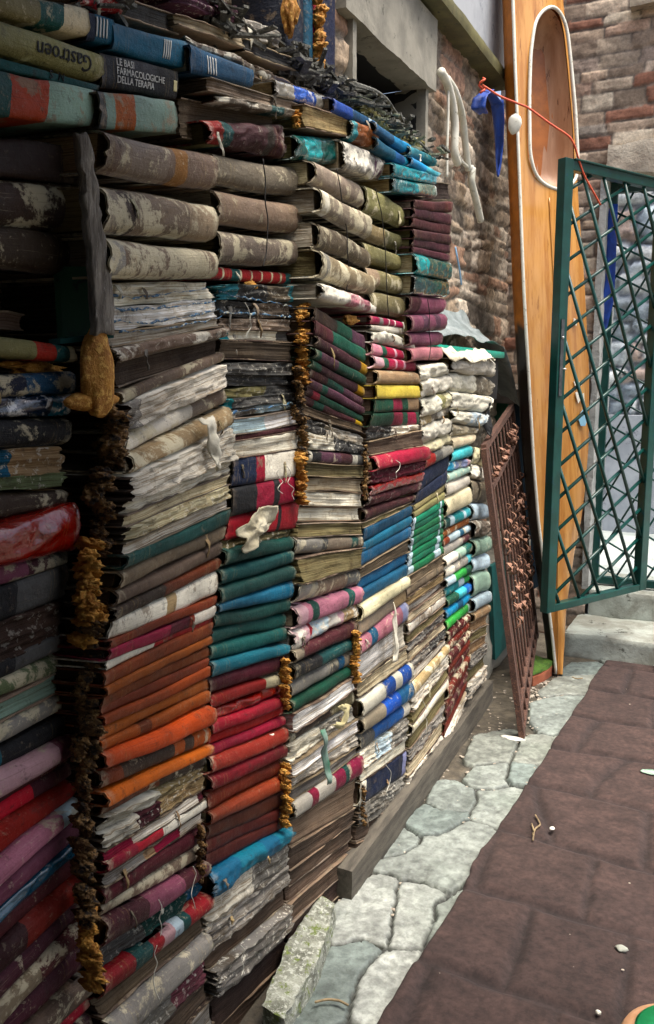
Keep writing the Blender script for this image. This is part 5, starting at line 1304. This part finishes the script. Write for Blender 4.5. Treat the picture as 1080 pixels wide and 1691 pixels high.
# dried glue ridges running along the shredded books
M_glue = simple('blue_glue', '#123f66', '#22668c', 60, .6, .6, .003, '#a9a998', (.50, .56))
for i, (pts, lb) in enumerate((([(172, 487), (220, 492), (270, 485), (340, 476)], 'turquoise glue ridge near the top of the uppermost shredded book'), ([(176, 508), (230, 512), (290, 506), (356, 497)], 'blue glue ridge between the two uppermost shredded books'), ([(186, 530), (240, 534), (300, 524), (362, 512)], 'thin blue glue ridge across the lower shredded book'), ([(196, 548), (250, 545), (320, 534), (366, 524)], 'thin turquoise glue line under the lower shredded book'),
                           ([(362, 480), (400, 492), (450, 500), (484, 506)], 'cyan glue line across the shredded dark book with threads'), ([(364, 515), (410, 518), (460, 522), (484, 524)], 'pale cyan glue line lower on the shredded dark books'), ([(372, 684), (420, 676), (470, 668), (490, 664)], 'pale blue glue line above the icy white page block'))):
    P_ = []
    rg_ = np.random.RandomState(90 + i)
    for k_ in range(26):
        f = k_ / 25 * (len(pts) - 1); a0 = min(int(f), len(pts) - 2); fx = f - a0; x_ = pts[a0][0] * (1 - fx) + pts[a0 + 1][0] * fx; y_ = pts[a0][1] * (1 - fx) + pts[a0 + 1][1] * fx
        P_.append(onX(x_, y_ + rg_.uniform(-2.5, 2.5), (-.921 if x_ < 360 else -.944) - .02 * (k_ / 25) * (x_ < 360) + rg_.uniform(-.002, .003)))
    V, F = tube(P_, [max(.0004, rg_.uniform(-.0012, .0034)) for _ in P_], 6); mk('glue_ridge', V, F, M_glue, label=lb, cat='glue ridge', group='dried blue glue ridges')
# debris along the top of the stacks
def rubble(x0, y0, x1, y1, X, n, lb, s, r=.018, mat=None):
    rr = np.random.RandomState(s); parts = []
    for k in range(n):
        f = rr.rand(); c = onX(x0 + (x1 - x0) * f, y0 + (y1 - y0) * f, X) + [rr.uniform(-.14, .05), rr.uniform(-.02, .02), rr.uniform(-.03, .02)]
        d = rr.uniform(-1, 1, 3); d[2] *= .35; d /= np.linalg.norm(d); ln = rr.uniform(.4, 2.2) * r
        wv = np.cross(d, [0, 0, 1]); wv /= np.linalg.norm(wv); hv = np.cross(wv, d)
        parts.append(bar(c - d * ln, c + d * ln, wv * rr.uniform(.15, .5) * r, hv * rr.uniform(.06, .25) * r))
    V, F = cat_mesh(parts); mk('debris', V, F, mat or M_darkrag, label=lb, cat='debris', kind='stuff', smooth=False)
rubble(470, 95, 560, 150, -1.0, 160, 'charred paper scraps below the upright books', 1)
rubble(545, 140, 715, 255, -1.0, 320, 'charred paper scraps heaped before the wall opening', 2)
rubble(330, 20, 470, 90, -1.0, 160, 'dark scraps along the frame top', 3)
rubble(560, 150, 720, 262, -.97, 120, 'mossy scraps above the bright blue spines', 4, .014, simple('mossy_scraps', '#5a5f4c', '#8a8f78', 30, .95, 1, .006, '#b6b8a4'))
rubble(0, -5, 200, 20, -1.0, 60, 'dark scraps above the top left corner books', 5)
# ------------------------------------------------------------------ hoses, strap, rope
def pw(x, y, d=.06): return PW(x, y, d)
h_ = thing('hose', pw(740, 240), 'white hose loops hanging on the rubble wall', 'hose')
for pts, r in (([(728, 118), (738, 135), (748, 170), (752, 210), (750, 255), (756, 270)], .018), ([(738, 130), (752, 150), (764, 190), (768, 235), (772, 270), (774, 280)], .016), ([(752, 240), (760, 265), (774, 278), (780, 275)], .008), ([(780, 278), (778, 300), (786, 330), (794, 365)], .017), ([(740, 150), (740, 190), (738, 250), (738, 292)], .006)):
    Q = np.array([pw(x, y, .07) for x, y in pts]); k = np.linspace(0, len(Q) - 1, 30); Q = np.stack([np.interp(k, range(len(Q)), Q[:, i]) for i in range(3)], 1)
    for _ in range(4): Q[1:-1] = (Q[:-2] + 2 * Q[1:-1] + Q[2:]) / 4
    V, F = tube(Q, r, 10); mk('hose_length', V, F, M_hose, h_)
st_ = thing('strap', pw(810, 155, .14), 'blue cloth strap knotted at the ledge end and hanging by the boat', 'strap')
def ribbon(pts, w, mat, parent, nm, fold=.01):
    P = np.array(pts); k = np.linspace(0, len(P) - 1, 24); Q = np.stack([np.interp(k, range(len(P)), P[:, i]) for i in range(3)], 1)
    for _ in range(2): Q[1:-1] = (Q[:-2] + 2 * Q[1:-1] + Q[2:]) / 4
    ww = np.interp(k, range(len(w)), w)
    G = [[Q[i] + np.array([(j - 2) / 2 * ww[i], fold * math.sin(j * 2.1 + i * .3), 0]) for j in range(5)] for i in range(24)]
    V, F = sheet(np.array(G), .002); mk(nm, V, F, mat, parent)
ribbon([pw(805, 148, .16), pw(792, 160, .16), (pw(790, 180, .16)), pw(798, 188, .16)], [.03, .035, .03, .02], M_bstrap, st_, 'knot_loop')
ribbon([pw(800, 152, .16), pw(812, 158, .16), pw(822, 175, .16)], [.02, .02, .03], M_bstrap, st_, 'upper_band')
ribbon([pw(820, 165, .16), pw(823, 200, .16), pw(825, 240, .16), pw(824, 272, .16), pw(822, 292, .16)], [.03, .028, .02, .01, .004], M_bstrap, st_, 'hanging_tail')
# ------------------------------------------------------------------ boat standing on its bow
bn = np.array([.86, -.50, .10]); bn /= np.linalg.norm(bn); B0 = onZ(917, 1115, .01)
LG = [(-260, 835), (0, 846), (120, 850), (300, 857), (480, 864), (620, 872), (760, 880), (860, 888), (940, 898), (1010, 906), (1060, 912), (1112, 917)]
RG = [(-260, 905), (0, 930), (110, 940), (240, 950), (344, 956), (480, 966), (618, 973), (738, 972), (809, 966), (857, 960), (916, 948), (1000, 936), (1060, 932), (1112, 925)]
CL = [(13, 905), (22, 888), (41, 876), (93, 869), (167, 867), (259, 868), (293, 877), (308, 892), (317, 915)]
CR = [(13, 905), (20, 915), (35, 924), (56, 930), (111, 936), (185, 943), (259, 947), (296, 946), (310, 935), (317, 915)]
fl, frr, fcl, fcr = (interp_fn(k) for k in (LG, RG, CL, CR))
boat = thing('boat', B0, 'slim varnished wooden rowing boat standing on its bow with an oval cockpit', 'boat')
def PB_(x, y, d=0): return onP(x, y, B0, bn) - bn * d
ys = np.concatenate([np.linspace(-260, 13, 24), np.linspace(14, 40, 9), np.linspace(48, 285, 26), np.linspace(290, 316.5, 10), np.linspace(318, 1112, 70)])
parts = []
def strip(fa, fb, ys_, m, cam_=.03):
    G = []
    for y in ys_:
        row = []
        for q in np.linspace(0, 1, m):
            x = fa(y) + (fb(y) - fa(y)) * q; full = (x - fl(y)) / max(1e-6, frr(y) - fl(y)); row.append(PB_(x, y, -cam_ * (1 - (2 * full - 1) ** 2)))
        G.append(row)
    return np.array(G)
for fa, fb, yy_ in ((fl, frr, ys[ys <= 13.5]), (fl, frr, ys[ys >= 316])):
    G = strip(fa, fb, yy_, 9); parts.append((G.reshape(-1, 3), grid_faces(len(yy_), 9)))
yc = np.concatenate([[13], ys[(ys > 13.5) & (ys < 316.8)], [317]])
for fa, fb in ((fl, fcl), (fcr, frr)):
    G = strip(fa, fb, yc, 6); parts.append((G.reshape(-1, 3), grid_faces(len(yc), 6)))
V, F = cat_mesh(parts); mk('deck', V, F, M_boat, boat)
# hull under the deck
G = []; Zs = []
for y in ys:
    a_, b_ = PB_(fl(y), y), PB_(frr(y), y); wd = np.linalg.norm(b_ - a_); dp = .05 + .13 * min(1, wd / .5)
    G.append([a_ + (b_ - a_) * (.5 - .5 * math.cos(th_)) - bn * dp * math.sin(th_) ** .8 for th_ in np.linspace(0, math.pi, 15)])
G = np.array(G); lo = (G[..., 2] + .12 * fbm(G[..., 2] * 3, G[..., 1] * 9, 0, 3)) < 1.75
hc = np.where(lo[..., None], np.array(C('#2c2219')[:3]), np.array(C('#b0671c')[:3]))  # lit top and shaded bottom of the hull put into its colour
mk('hull', G.reshape(-1, 3), grid_faces(len(ys), 15, 0, True), attr_mat('hull_lit_and_shade', 12, .002, .4, .3), boat, col=hc.reshape(-1, 3))
# cockpit well
G = []
for y in yc:
    a_, b_ = PB_(fcl(y), y), PB_(fcr(y), y); e = min(1, (y - 13) / 60, (317 - y) / 40); dp = .16 * max(0.02, e) ** .5
    G.append([a_ + (b_ - a_) * (.5 - .5 * math.cos(th_)) - bn * dp * math.sin(th_) ** .7 for th_ in np.linspace(0, math.pi, 13)])
mk('cockpit', np.array(G).reshape(-1, 3), grid_faces(len(yc), 13), M_boat_in, boat)
rim = [(fcl(y), y) for y in yc] + [(fcr(y), y) for y in yc[::-1]]
Q = np.array([PB_(x, y, -.028) for x, y in rim])
k = len(Q); d_ = np.r_[0, np.cumsum(np.linalg.norm(np.diff(np.vstack([Q, Q[:1]]), axis=0), axis=1))]; Q = np.vstack([Q, Q[:1]]); tt = np.linspace(0, d_[-1], 161)[:-1]; Q = np.stack([np.interp(tt, d_, Q[:, i]) for i in range(3)], 1)
for _ in range(10): Q = (np.roll(Q, 1, 0) + 2 * Q + np.roll(Q, -1, 0)) / 4
Q = np.vstack([Q, Q[:2]]); V, F = tube(Q, .0085, 8); mk('coaming', V, F, M_whitep, boat)
Q = np.array([PB_(fl(y), y, -.004) for y in ys]); V, F = tube(Q, .008, 8); mk('rub_strip', V, F, M_whitep, boat)
Q = np.array([PB_((fl(y) + frr(y)) / 2 - 8, y, -.032) for y in ys if y > 320]); V, F = tube(Q, .004, 6); mk('deck_batten', V, F, M_boat, boat)
def boat_mark(pts, nm, mat):
    P = [PB_(x, y, -.036) for x, y in pts]; Pb = [p - bn * .004 for p in P]; n = len(P)
    mk(nm, np.array(P + Pb), [tuple(range(n)), tuple(range(n, 2 * n))[::-1]] + [(i, (i + 1) % n, n + (i + 1) % n, n + i) for i in range(n)], mat, boat, smooth=False)
boat_mark([(945, 690), (954, 677), (962, 690), (957, 704), (950, 704)], 'blue_diamond', simple('pale_blue_paint', '#7fb0c8'))
for q in ([(938, 631), (953, 632), (951, 638), (941, 640)], [(941, 650), (945, 648), (949, 655), (955, 650), (956, 664), (950, 660), (946, 667), (943, 658)], [(939, 527), (945, 532), (942, 540), (938, 536)]):
    boat_mark(q, 'white_letter', M_whitep)
# ------------------------------------------------------------------ gates
def lattice_gate(nm, label, A, Bv, z0, z1, ang, lx0=None, sp=.147, br=.0065, fr=.028, dp=.022, group=None, lock=False, phase=0.0, right=True):
    A = np.array([A[0], A[1], 0.0]); Bv = np.array([Bv[0], Bv[1], 0.0]); W_ = np.linalg.norm(Bv - A); g_ = (Bv - A) / W_; n_ = np.array([g_[1], -g_[0], 0]); up = np.array([0, 0, 1.0]); Hh = z1 - z0
    t = thing(nm, (A + Bv) / 2 + up * z0, label, 'gate', group)
    def P(a, h, d=0): return A + g_ * a + up * (z0 + h) + n_ * d
    def rb(p, q, wv, hv, name):
        V, F = bar(p, q, wv, hv); o = mk(name, V, F, M_green, t, smooth=False); m = o.modifiers.new('bevel', 'BEVEL'); m.width = .003; m.segments = 2; return o
    rb(P(fr, 0), P(fr, Hh), g_ * fr, n_ * dp, 'stile'); 
    if right: rb(P(W_ - fr, 0), P(W_ - fr, Hh), g_ * fr, n_ * dp, 'stile')
    rb(P(2 * fr, Hh - fr * .8), P(W_ - 2 * fr, Hh - fr * .8), up * fr * .8, n_ * dp * .95, 'rail'); rb(P(2 * fr, fr * .6), P(W_ - 2 * fr, fr * .6), up * fr * .6, n_ * dp * .95, 'rail')
    rb(P(2 * fr, Hh + .002 - .004, dp), P(W_ - 2 * fr, Hh + .002 - .004, dp), up * .004, n_ * .010, 'rail_lip')
    x0, x1, h0, h1 = 2 * fr - .004, W_ - 2 * fr + .004, fr * 1.1, Hh - fr * 1.5
    for k, (th_, off) in enumerate(((ang, -.0066), (ang + 90, .0066))):
        c_, s_ = math.cos(math.radians(th_)), math.sin(math.radians(th_)); nx, ny = -s_, c_
        ds = [nx * a_ + ny * h_ for a_ in (x0, x1) for h_ in (h0, h1)]
        d = math.ceil((min(ds) - phase) / sp) * sp + phase
        while d < max(ds):
            # clip line  nx*a+ny*h=d  to the rectangle
            pts = []
            for a_ in (x0, x1):
                if abs(ny) > 1e-6:
                    h_ = (d - nx * a_) / ny
                    if h0 - 1e-9 <= h_ <= h1 + 1e-9: pts.append((a_, h_))
            for h_ in (h0, h1):
                if abs(nx) > 1e-6:
                    a_ = (d - ny * h_) / nx
                    if x0 < a_ < x1: pts.append((a_, h_))
            if len(pts) >= 2 and np.hypot(pts[0][0] - pts[1][0], pts[0][1] - pts[1][1]) > .02:
                V, F = tube([P(*pts[0], off), P(*pts[1], off)], br, 8); mk('lattice_bar', V, F, M_green, t)
            d += sp
    return t, P
GS = .93
gA, gB = (-.766 * GS - .04, 4.29 * GS - .03), (-.403 * GS, 5.015 * GS)
gate, GP = lattice_gate('gate', 'open green lattice gate standing before the wooden boat', gA, gB, 1.5 - 1.175 * GS, 1.5 + 1.03 * GS, 28, phase=.03, sp=.147 * GS, br=.0085, fr=.029)
V, F = rough_box(GP(.012, 1.02, .0225), GP(.034, 1.02, .0225) - GP(.012, 1.02, .0225), (.004, -.002, 0), (0, 0, .34), (3, 2, 10), .0005, 20, 3); mk('lock_plate', V, F, M_steel, [c for c in gate.children if c.name.startswith('stile')][0])
V, F = cat_mesh([blob(GP(.022, 1.28, .03), (.006, .006, .006), 1, 0, 1), blob(GP(.04, 1.14, .03), (.01, .006, .005), 2, 0, 1)]); mk('bolt', V, F, simple('bright_bolt', '#b9b9b4', metal=.6, rough=.3), gate)
p1 = PB(985, 600, -.12); p2 = PB(1150, 600, -.12)
fix, FP = lattice_gate('gate', 'fixed green lattice panel set in the end wall behind the open gate', (p1[0], p1[1]), (p2[0], p2[1]), .31, zo, 62, phase=.02, fr=.036, br=.006)
st2 = thing('strap', FP(.06, 1.9, .06), 'blue cloth strip tied to the post of the fixed lattice panel', 'strap')
ribbon([FP(.05, zo - .31 - .12, .05), FP(.055, 1.75, .05), FP(.05, 1.62, .055), FP(.03, 1.50, .05), FP(.02, 1.44, .05)], [.03, .03, .035, .03, .026], M_bstrap, st2, 'cloth_strip', .006)
# rope from the ledge to the gate
pa = pw(796, 140, .17); pg = GP(.03, 2.13, .03)
rp = [pa + (pg - pa) * f + np.array([0, 0, dz]) for f, dz in ((0, 0), (.2, -.005), (.4, .01), (.5, .018), (.75, .004), (1, 0))]
cord(rp + [GP(.12, 2.0, .02), GP(.26, 1.88, .02)], .0045, M_rope, 'orange-red rope stretched from the ledge across the boat to the gate', 'rope', 'rope')
V, F = cat_mesh([tube([pa + np.array([.012 * math.sin(k * .9), .012 * math.cos(k * .9), .03 - .006 * k]) for k in range(12)], .005, 6)]); mk('rope_knot', V, F, M_rope, label='orange-red rope knot round the ledge end', cat='rope knot')
c_ = onP(850, 205, pa + (pg - pa) * .35, (.2, -1, 0))
V, F = blob(c_, (.03, .012, .042), 4, .15, 2); mk('float', V, F, M_whitep, label='small white teardrop float hanging on the orange rope', cat='float')
# ------------------------------------------------------------------ rusty grate
A_ = onZ(863, 1222, 0.0); B_ = onX(799, 740, -.93); C_ = onX(845, 672, -1.02); D_ = onX(886, 1052, -.86)
gr = thing('grate', A_, 'rusty wrought-iron grate with leaf scrolls leaning against the far stacks', 'grate')
gn = np.cross(D_ - A_, B_ - A_); gn /= np.linalg.norm(gn)
if gn[0] < 0: gn = -gn
def GQ(u_, v_, d=0): return (A_ * (1 - u_) + D_ * u_) * (1 - v_) + (B_ * (1 - u_) + C_ * u_) * v_ + gn * d
ud = (D_ - A_) / np.linalg.norm(D_ - A_); vd = (B_ - A_) / np.linalg.norm(B_ - A_)
def gbar(p, q, wv, hv, nm, n=14, s=1):
    p, q = np.array(p), np.array(q); U_ = q - p; V, F = rough_box(p - wv - hv, U_, wv * 2, hv * 2, (n, 2, 2), .0015, 60, s); mk(nm, V, F, M_rust, gr)
gbar(GQ(0, 0), GQ(0, 1), ud * .022, gn * .012, 'stile', 30); gbar(GQ(1, 0), GQ(1, 1), ud * .018, gn * .012, 'stile', 30)
gbar(GQ(0, 1), GQ(1, 1), vd * .014, gn * .012, 'rail'); gbar(GQ(.03, .86), GQ(.97, .86), vd * .012, gn * .014, 'rail'); gbar(GQ(.0, .10), GQ(.97, .10), vd * .010, gn * .012, 'rail'); gbar(GQ(.0, .02), GQ(.97, .02), vd * .008, gn * .01, 'rail')
for k in range(9):
    u_ = .09 + k * .102; V, F = tube([GQ(u_, v_, .002 * math.sin(v_ * 9 + k)) for v_ in np.linspace(.02, .99, 24)], .0065, 6); mk('rod', V, F, M_rust, gr)
rr = np.random.RandomState(5); sc = []
def leaf(u_, v_, s_, a0):
    c = GQ(u_, v_, .012); n = 7; P_ = []
    for i in range(n):
        t_ = i / (n - 1); w_ = s_ * .34 * math.sin(math.pi * min(1, t_ * .95 + .05)) ** .8
        ax = ud * math.cos(a0) + vd * math.sin(a0); pp = -ud * math.sin(a0) + vd * math.cos(a0)
        m_ = c + ax * s_ * t_ + gn * .022 * math.sin(t_ * 3) ; P_.append([m_ - pp * w_ + gn * .004, m_, m_ + pp * w_ + gn * .004])
    V, F = sheet(np.array(P_), .003); return V, F
def scroll(u_, v_, r_, turn, a0):
    c = GQ(u_, v_, .008); P_ = [c + (ud * math.cos(a0 + turn * t_) + vd * math.sin(a0 + turn * t_)) * r_ * (1 - t_ * .12) + gn * .004 * t_ for t_ in np.linspace(0, 6, 16)]
    return tube(P_, .0045, 5)
addl = lambda m_: sc.append((m_, 'leaf'))
adds = lambda m_: sc.append((m_, 'scroll'))
for v_ in np.linspace(.24, .70, 11):
    for u_ in np.linspace(.12, .9, 6):
        jj = rr.uniform(-.02, .02); 
        if abs(v_ - .5) * 1.6 + abs(u_ - .6) * .25 > .42: continue
        addl(leaf(u_ + jj, v_ + jj, rr.uniform(.03, .055), math.pi / 2 + rr.uniform(-.9, .9)))
        if rr.rand() < .3: adds(scroll(u_ + .05, v_ + .015, rr.uniform(.012, .02), rr.choice([-1, 1]), rr.uniform(0, 6)))
for (V, F), k_ in sc: mk(k_, V, F, M_rustl, gr)
sc = []
for k in range(26):
    u_ = rr.uniform(.06, .94); v_ = rr.uniform(.875, .93); addl(leaf(u_, v_, rr.uniform(.02, .045), math.pi / 2 + rr.uniform(-1, 1))); 
    if k % 2: adds(scroll(u_, v_ + .01, .013, 1, rr.uniform(0, 6)))
for (V, F), k_ in sc: mk(k_, V, F, M_rustl, gr)
# ------------------------------------------------------------------ boards, tub, sheet in the corner
def slab(pts, th_, mat, label, nm='board', cat='board', X=None, Y=None):
    P = [onX(x, y, X) if X is not None else onY(x, y, Y) for x, y in pts]; n_ = np.array([1, 0, 0]) if X is not None else np.array([0, -1, 0])
    Q = [p - n_ * th_ for p in P]; V = np.array(P + Q); k = len(P)
    o = mk(nm, V, [tuple(range(k)), tuple(range(k, 2 * k))[::-1]] + [(i, (i + 1) % k, k + (i + 1) % k, k + i) for i in range(k)], mat, label=label, cat=cat, smooth=False)
    m = o.modifiers.new('bevel', 'BEVEL'); m.width = .002
slab([(812, 935), (834, 925), (842, 1060), (818, 1090)], .02, M_tealboard, 'teal board behind the rusty grate near the ground', X=-1.0)
slab([(836, 668), (880, 666), (900, 960), (862, 985)], .02, simple('dark_blue_board', '#0e2434', '#153040', 6), 'dark blue board standing between grate and boat', Y=4.88)
slab([(806, 650), (838, 655), (838, 760), (806, 760)], .02, M_greenboard, 'green panel behind the top of the rusty grate', Y=4.8)
slab([(800, 640), (878, 645), (878, 668), (800, 664)], .3, simple('dusty_shelf', '#4d4640', '#6a6056', 10), 'dusty dark shelf above the green and blue boards', 'shelf', 'shelf', Y=4.72)
tz = onX(833, 582, -.98)
V1 = [(-1.2, 3.0), (-.99, 3.0), (-.99, tz[1] - .02), (-1.2, tz[1] - .02)]
tub = thing('tub', (-1.1, 3.6, tz[2] - .25), 'teal-green rimmed black tub under clear plastic behind the cream bundles', 'tub')
V, F = rough_box((-1.2, 3.0, tz[2] - .22), (0, tz[1] - 3.02, 0), (.205, 0, 0), (0, 0, .2), (20, 4, 4), .001, 5, 3, .02); mk('tub_body', V, F, M_black, tub)
V, F = rough_box((-1.22, 2.98, tz[2] - .03), (0, tz[1] - 2.96, 0), (.24, 0, 0), (0, 0, .035), (20, 4, 3), .001, 5, 4, .01); mk('tub_rim', V, F, M_tgreen, tub)
ks = 30; a, b = np.meshgrid(np.linspace(0, 1, ks), np.linspace(0, 1, 16), indexing='ij')
P = np.zeros(a.shape + (3,)); P[..., 0] = XW + .04 + .19 * b; P[..., 1] = 3.1 + 1.35 * a; P[..., 2] = tz[2] + .19 - .15 * b ** .5 + .03 * fbm(a * 5, b * 3, 0, 3) + .012 * np.abs(vn(a * 12, b * 5, 0, 4)) - .30 * np.clip((a - .70) / .3, 0, 1) ** 1.3
V, F = sheet(P, .001); mk('plastic_sheet', V, F, M_plastic, label='crumpled whitish plastic sheet draped over the teal tub', cat='plastic sheet')
cord([PW(752, 408, .07), PW(755, 425, .08), PW(758, 440, .07), PW(762, 470, .07)], .004, simple('pale_blue_string', '#7da5c8'), 'small pale blue string hooked on the rubble wall', 'string', 'string')
# ------------------------------------------------------------------ things on the ground
q0 = onZ(880, 1136, 0); q1 = onZ(919, 1118, 0); 
mb = thing('block', (q0 + q1) / 2, 'broken brick with bright green moss on top at the foot of the boat', 'brick')
V, F = rough_box(q0, q1 - q0, np.array([-.16, .09, 0]), (0, 0, .06), (14, 8, 5), .01, 16, 5, .01); mk('brick_body', V, F, M_brick1, mb)
V, F = rough_box(q0 + [.0, .0, .058], q1 - q0, np.array([-.16, .09, 0]), (0, 0, .025), (14, 8, 3), .008, 25, 6, .01); mk('moss_top', V, F, M_moss, mb)
def chips(n, fn, r, label, s, mat, nm='pebbles'):
    rr = np.random.RandomState(s); parts = []
    for k in range(n):
        c = fn(rr); q = r * rr.uniform(.4, 1.4); parts.append(blob(c + [0, 0, q * .2], (q, q * rr.uniform(.6, 1), q * .45), s + k, .5, 0))
    V, F = cat_mesh(parts); mk(nm, V, F, mat, label=label, cat='pebbles', kind='stuff', smooth=False)
M_peb = simple('pale_rubble', '#8d8375', '#b5aa9a', 30, .95, .5, .004)
chips(260, lambda r: onZ(r.uniform(872, 935), r.uniform(1125, 1210), .004), .010, 'pale rubble chips between grate and paving', 3, M_peb)
chips(300, lambda r: np.array([r.uniform(-.98, -.70), r.uniform(1.9, 4.4), .004]), .006, 'grit scattered along the foot of the stacks', 4, M_peb)
chips(18, lambda r: np.array([r.uniform(-.6, .4), r.uniform(1.6, 4.5), .034]), .0035, 'tiny pale specks of grit on the carpet', 5, M_peb)
def shard(x, y, z, rx, ry, label, s, mat=M_whitep, h=.006):
    V, F = blob(onZ(x, y, z + .003), (rx, ry, h), s, .4, 2, 1.6); mk('shard', V, F, mat, label=label, cat='shard')
shard(848, 1219, .012, .05, .02, 'white shard beside the foot of the rusty grate', 3)
shard(912, 1368, .036, .008, .012, 'small pale chip beside the twig on the carpet', 4, M_hose, .003)
shard(1026, 1566, .035, .016, .012, 'flat grey-white chip on the near part of the carpet', 5, M_step)
shard(988, 1672, .035, .006, .005, 'tiny white stone at the lower edge of the carpet', 6)
shard(1076, 1275, .035, .04, .02, 'pale green flat piece at the right edge of the carpet', 7, simple('pale_green', '#9fb8a4', '#3c6a50', 20))
for k, (pts, lb) in enumerate((([(880, 1378), (884, 1368), (893, 1362), (888, 1352), (884, 1346)], 'crooked dry twig on the carpet, longer one'), ([(878, 1360), (882, 1372), (880, 1388)], 'short dry twig crossing the longer one'), ([(520, 1655), (540, 1650), (560, 1652), (575, 1660)], 'dry stem lying on the near paving slab'), ([(945, 1118), (952, 1121), (962, 1120)], 'brown twig at the far end of the carpet'))):
    cord([onZ(x, y, .042 if k != 2 else .026) for x, y in pts], .003, simple('dry_twig', '#6d5c44', '#93805f', 30), lb, 'twig', 'twig')
# green round pot at the lower right corner
pc = onZ(1122, 1752, .06); prof = [(0.0, .125), (.05, .128), (.088, .125), (.094, .118), (.104, .112), (.118, .102), (.124, .09), (.13, .075), (.134, .03), (.13, .0)]
def lathe(c, pr, n=48):
    V = []; 
    for r_, z_ in pr:
        for k in range(n): th_ = 2 * math.pi * k / n; V.append([c[0] + r_ * math.cos(th_), c[1] + r_ * math.sin(th_), z_])
    return np.array(V), [(i * n + k, i * n + (k + 1) % n, (i + 1) * n + (k + 1) % n, (i + 1) * n + k)[::-1] for i in range(len(pr) - 1) for k in range(n)]
po = thing('pot', (pc[0], pc[1], 0), 'bright green round lidded pot with a tan ring at the lower right corner', 'pot')
Mg = simple('bright_green_paint', '#0a6a3c', '#0d7d48', 14, .4, .3, .002, '#6f9c80', (.62, .68)); Mt = simple('tan_ring', '#b98a62', '#c99b74', 20)
for nm, i0, i1, m_ in (('lid', 0, 3, Mg), ('tan_ring', 2, 6, Mt), ('pot_body', 5, 10, Mg)):
    V, F = lathe(pc, prof[i0:i1 + 1] if nm != 'pot_body' else prof[5:]); mk(nm, V, F, m_, po)
V, F = blob(onZ(1098, 1090, .08), (.035, .05, .07), 3, .2, 3); mk('bag', V, F, simple('black_cloth', '#0d0d0e', '#1a1a1b', 20), label='black bundle just inside the right edge by the step', cat='bag')
for o in bpy.data.objects:
    if '_o' in o: del o['_o']
    if '_front' in o: del o['_front']
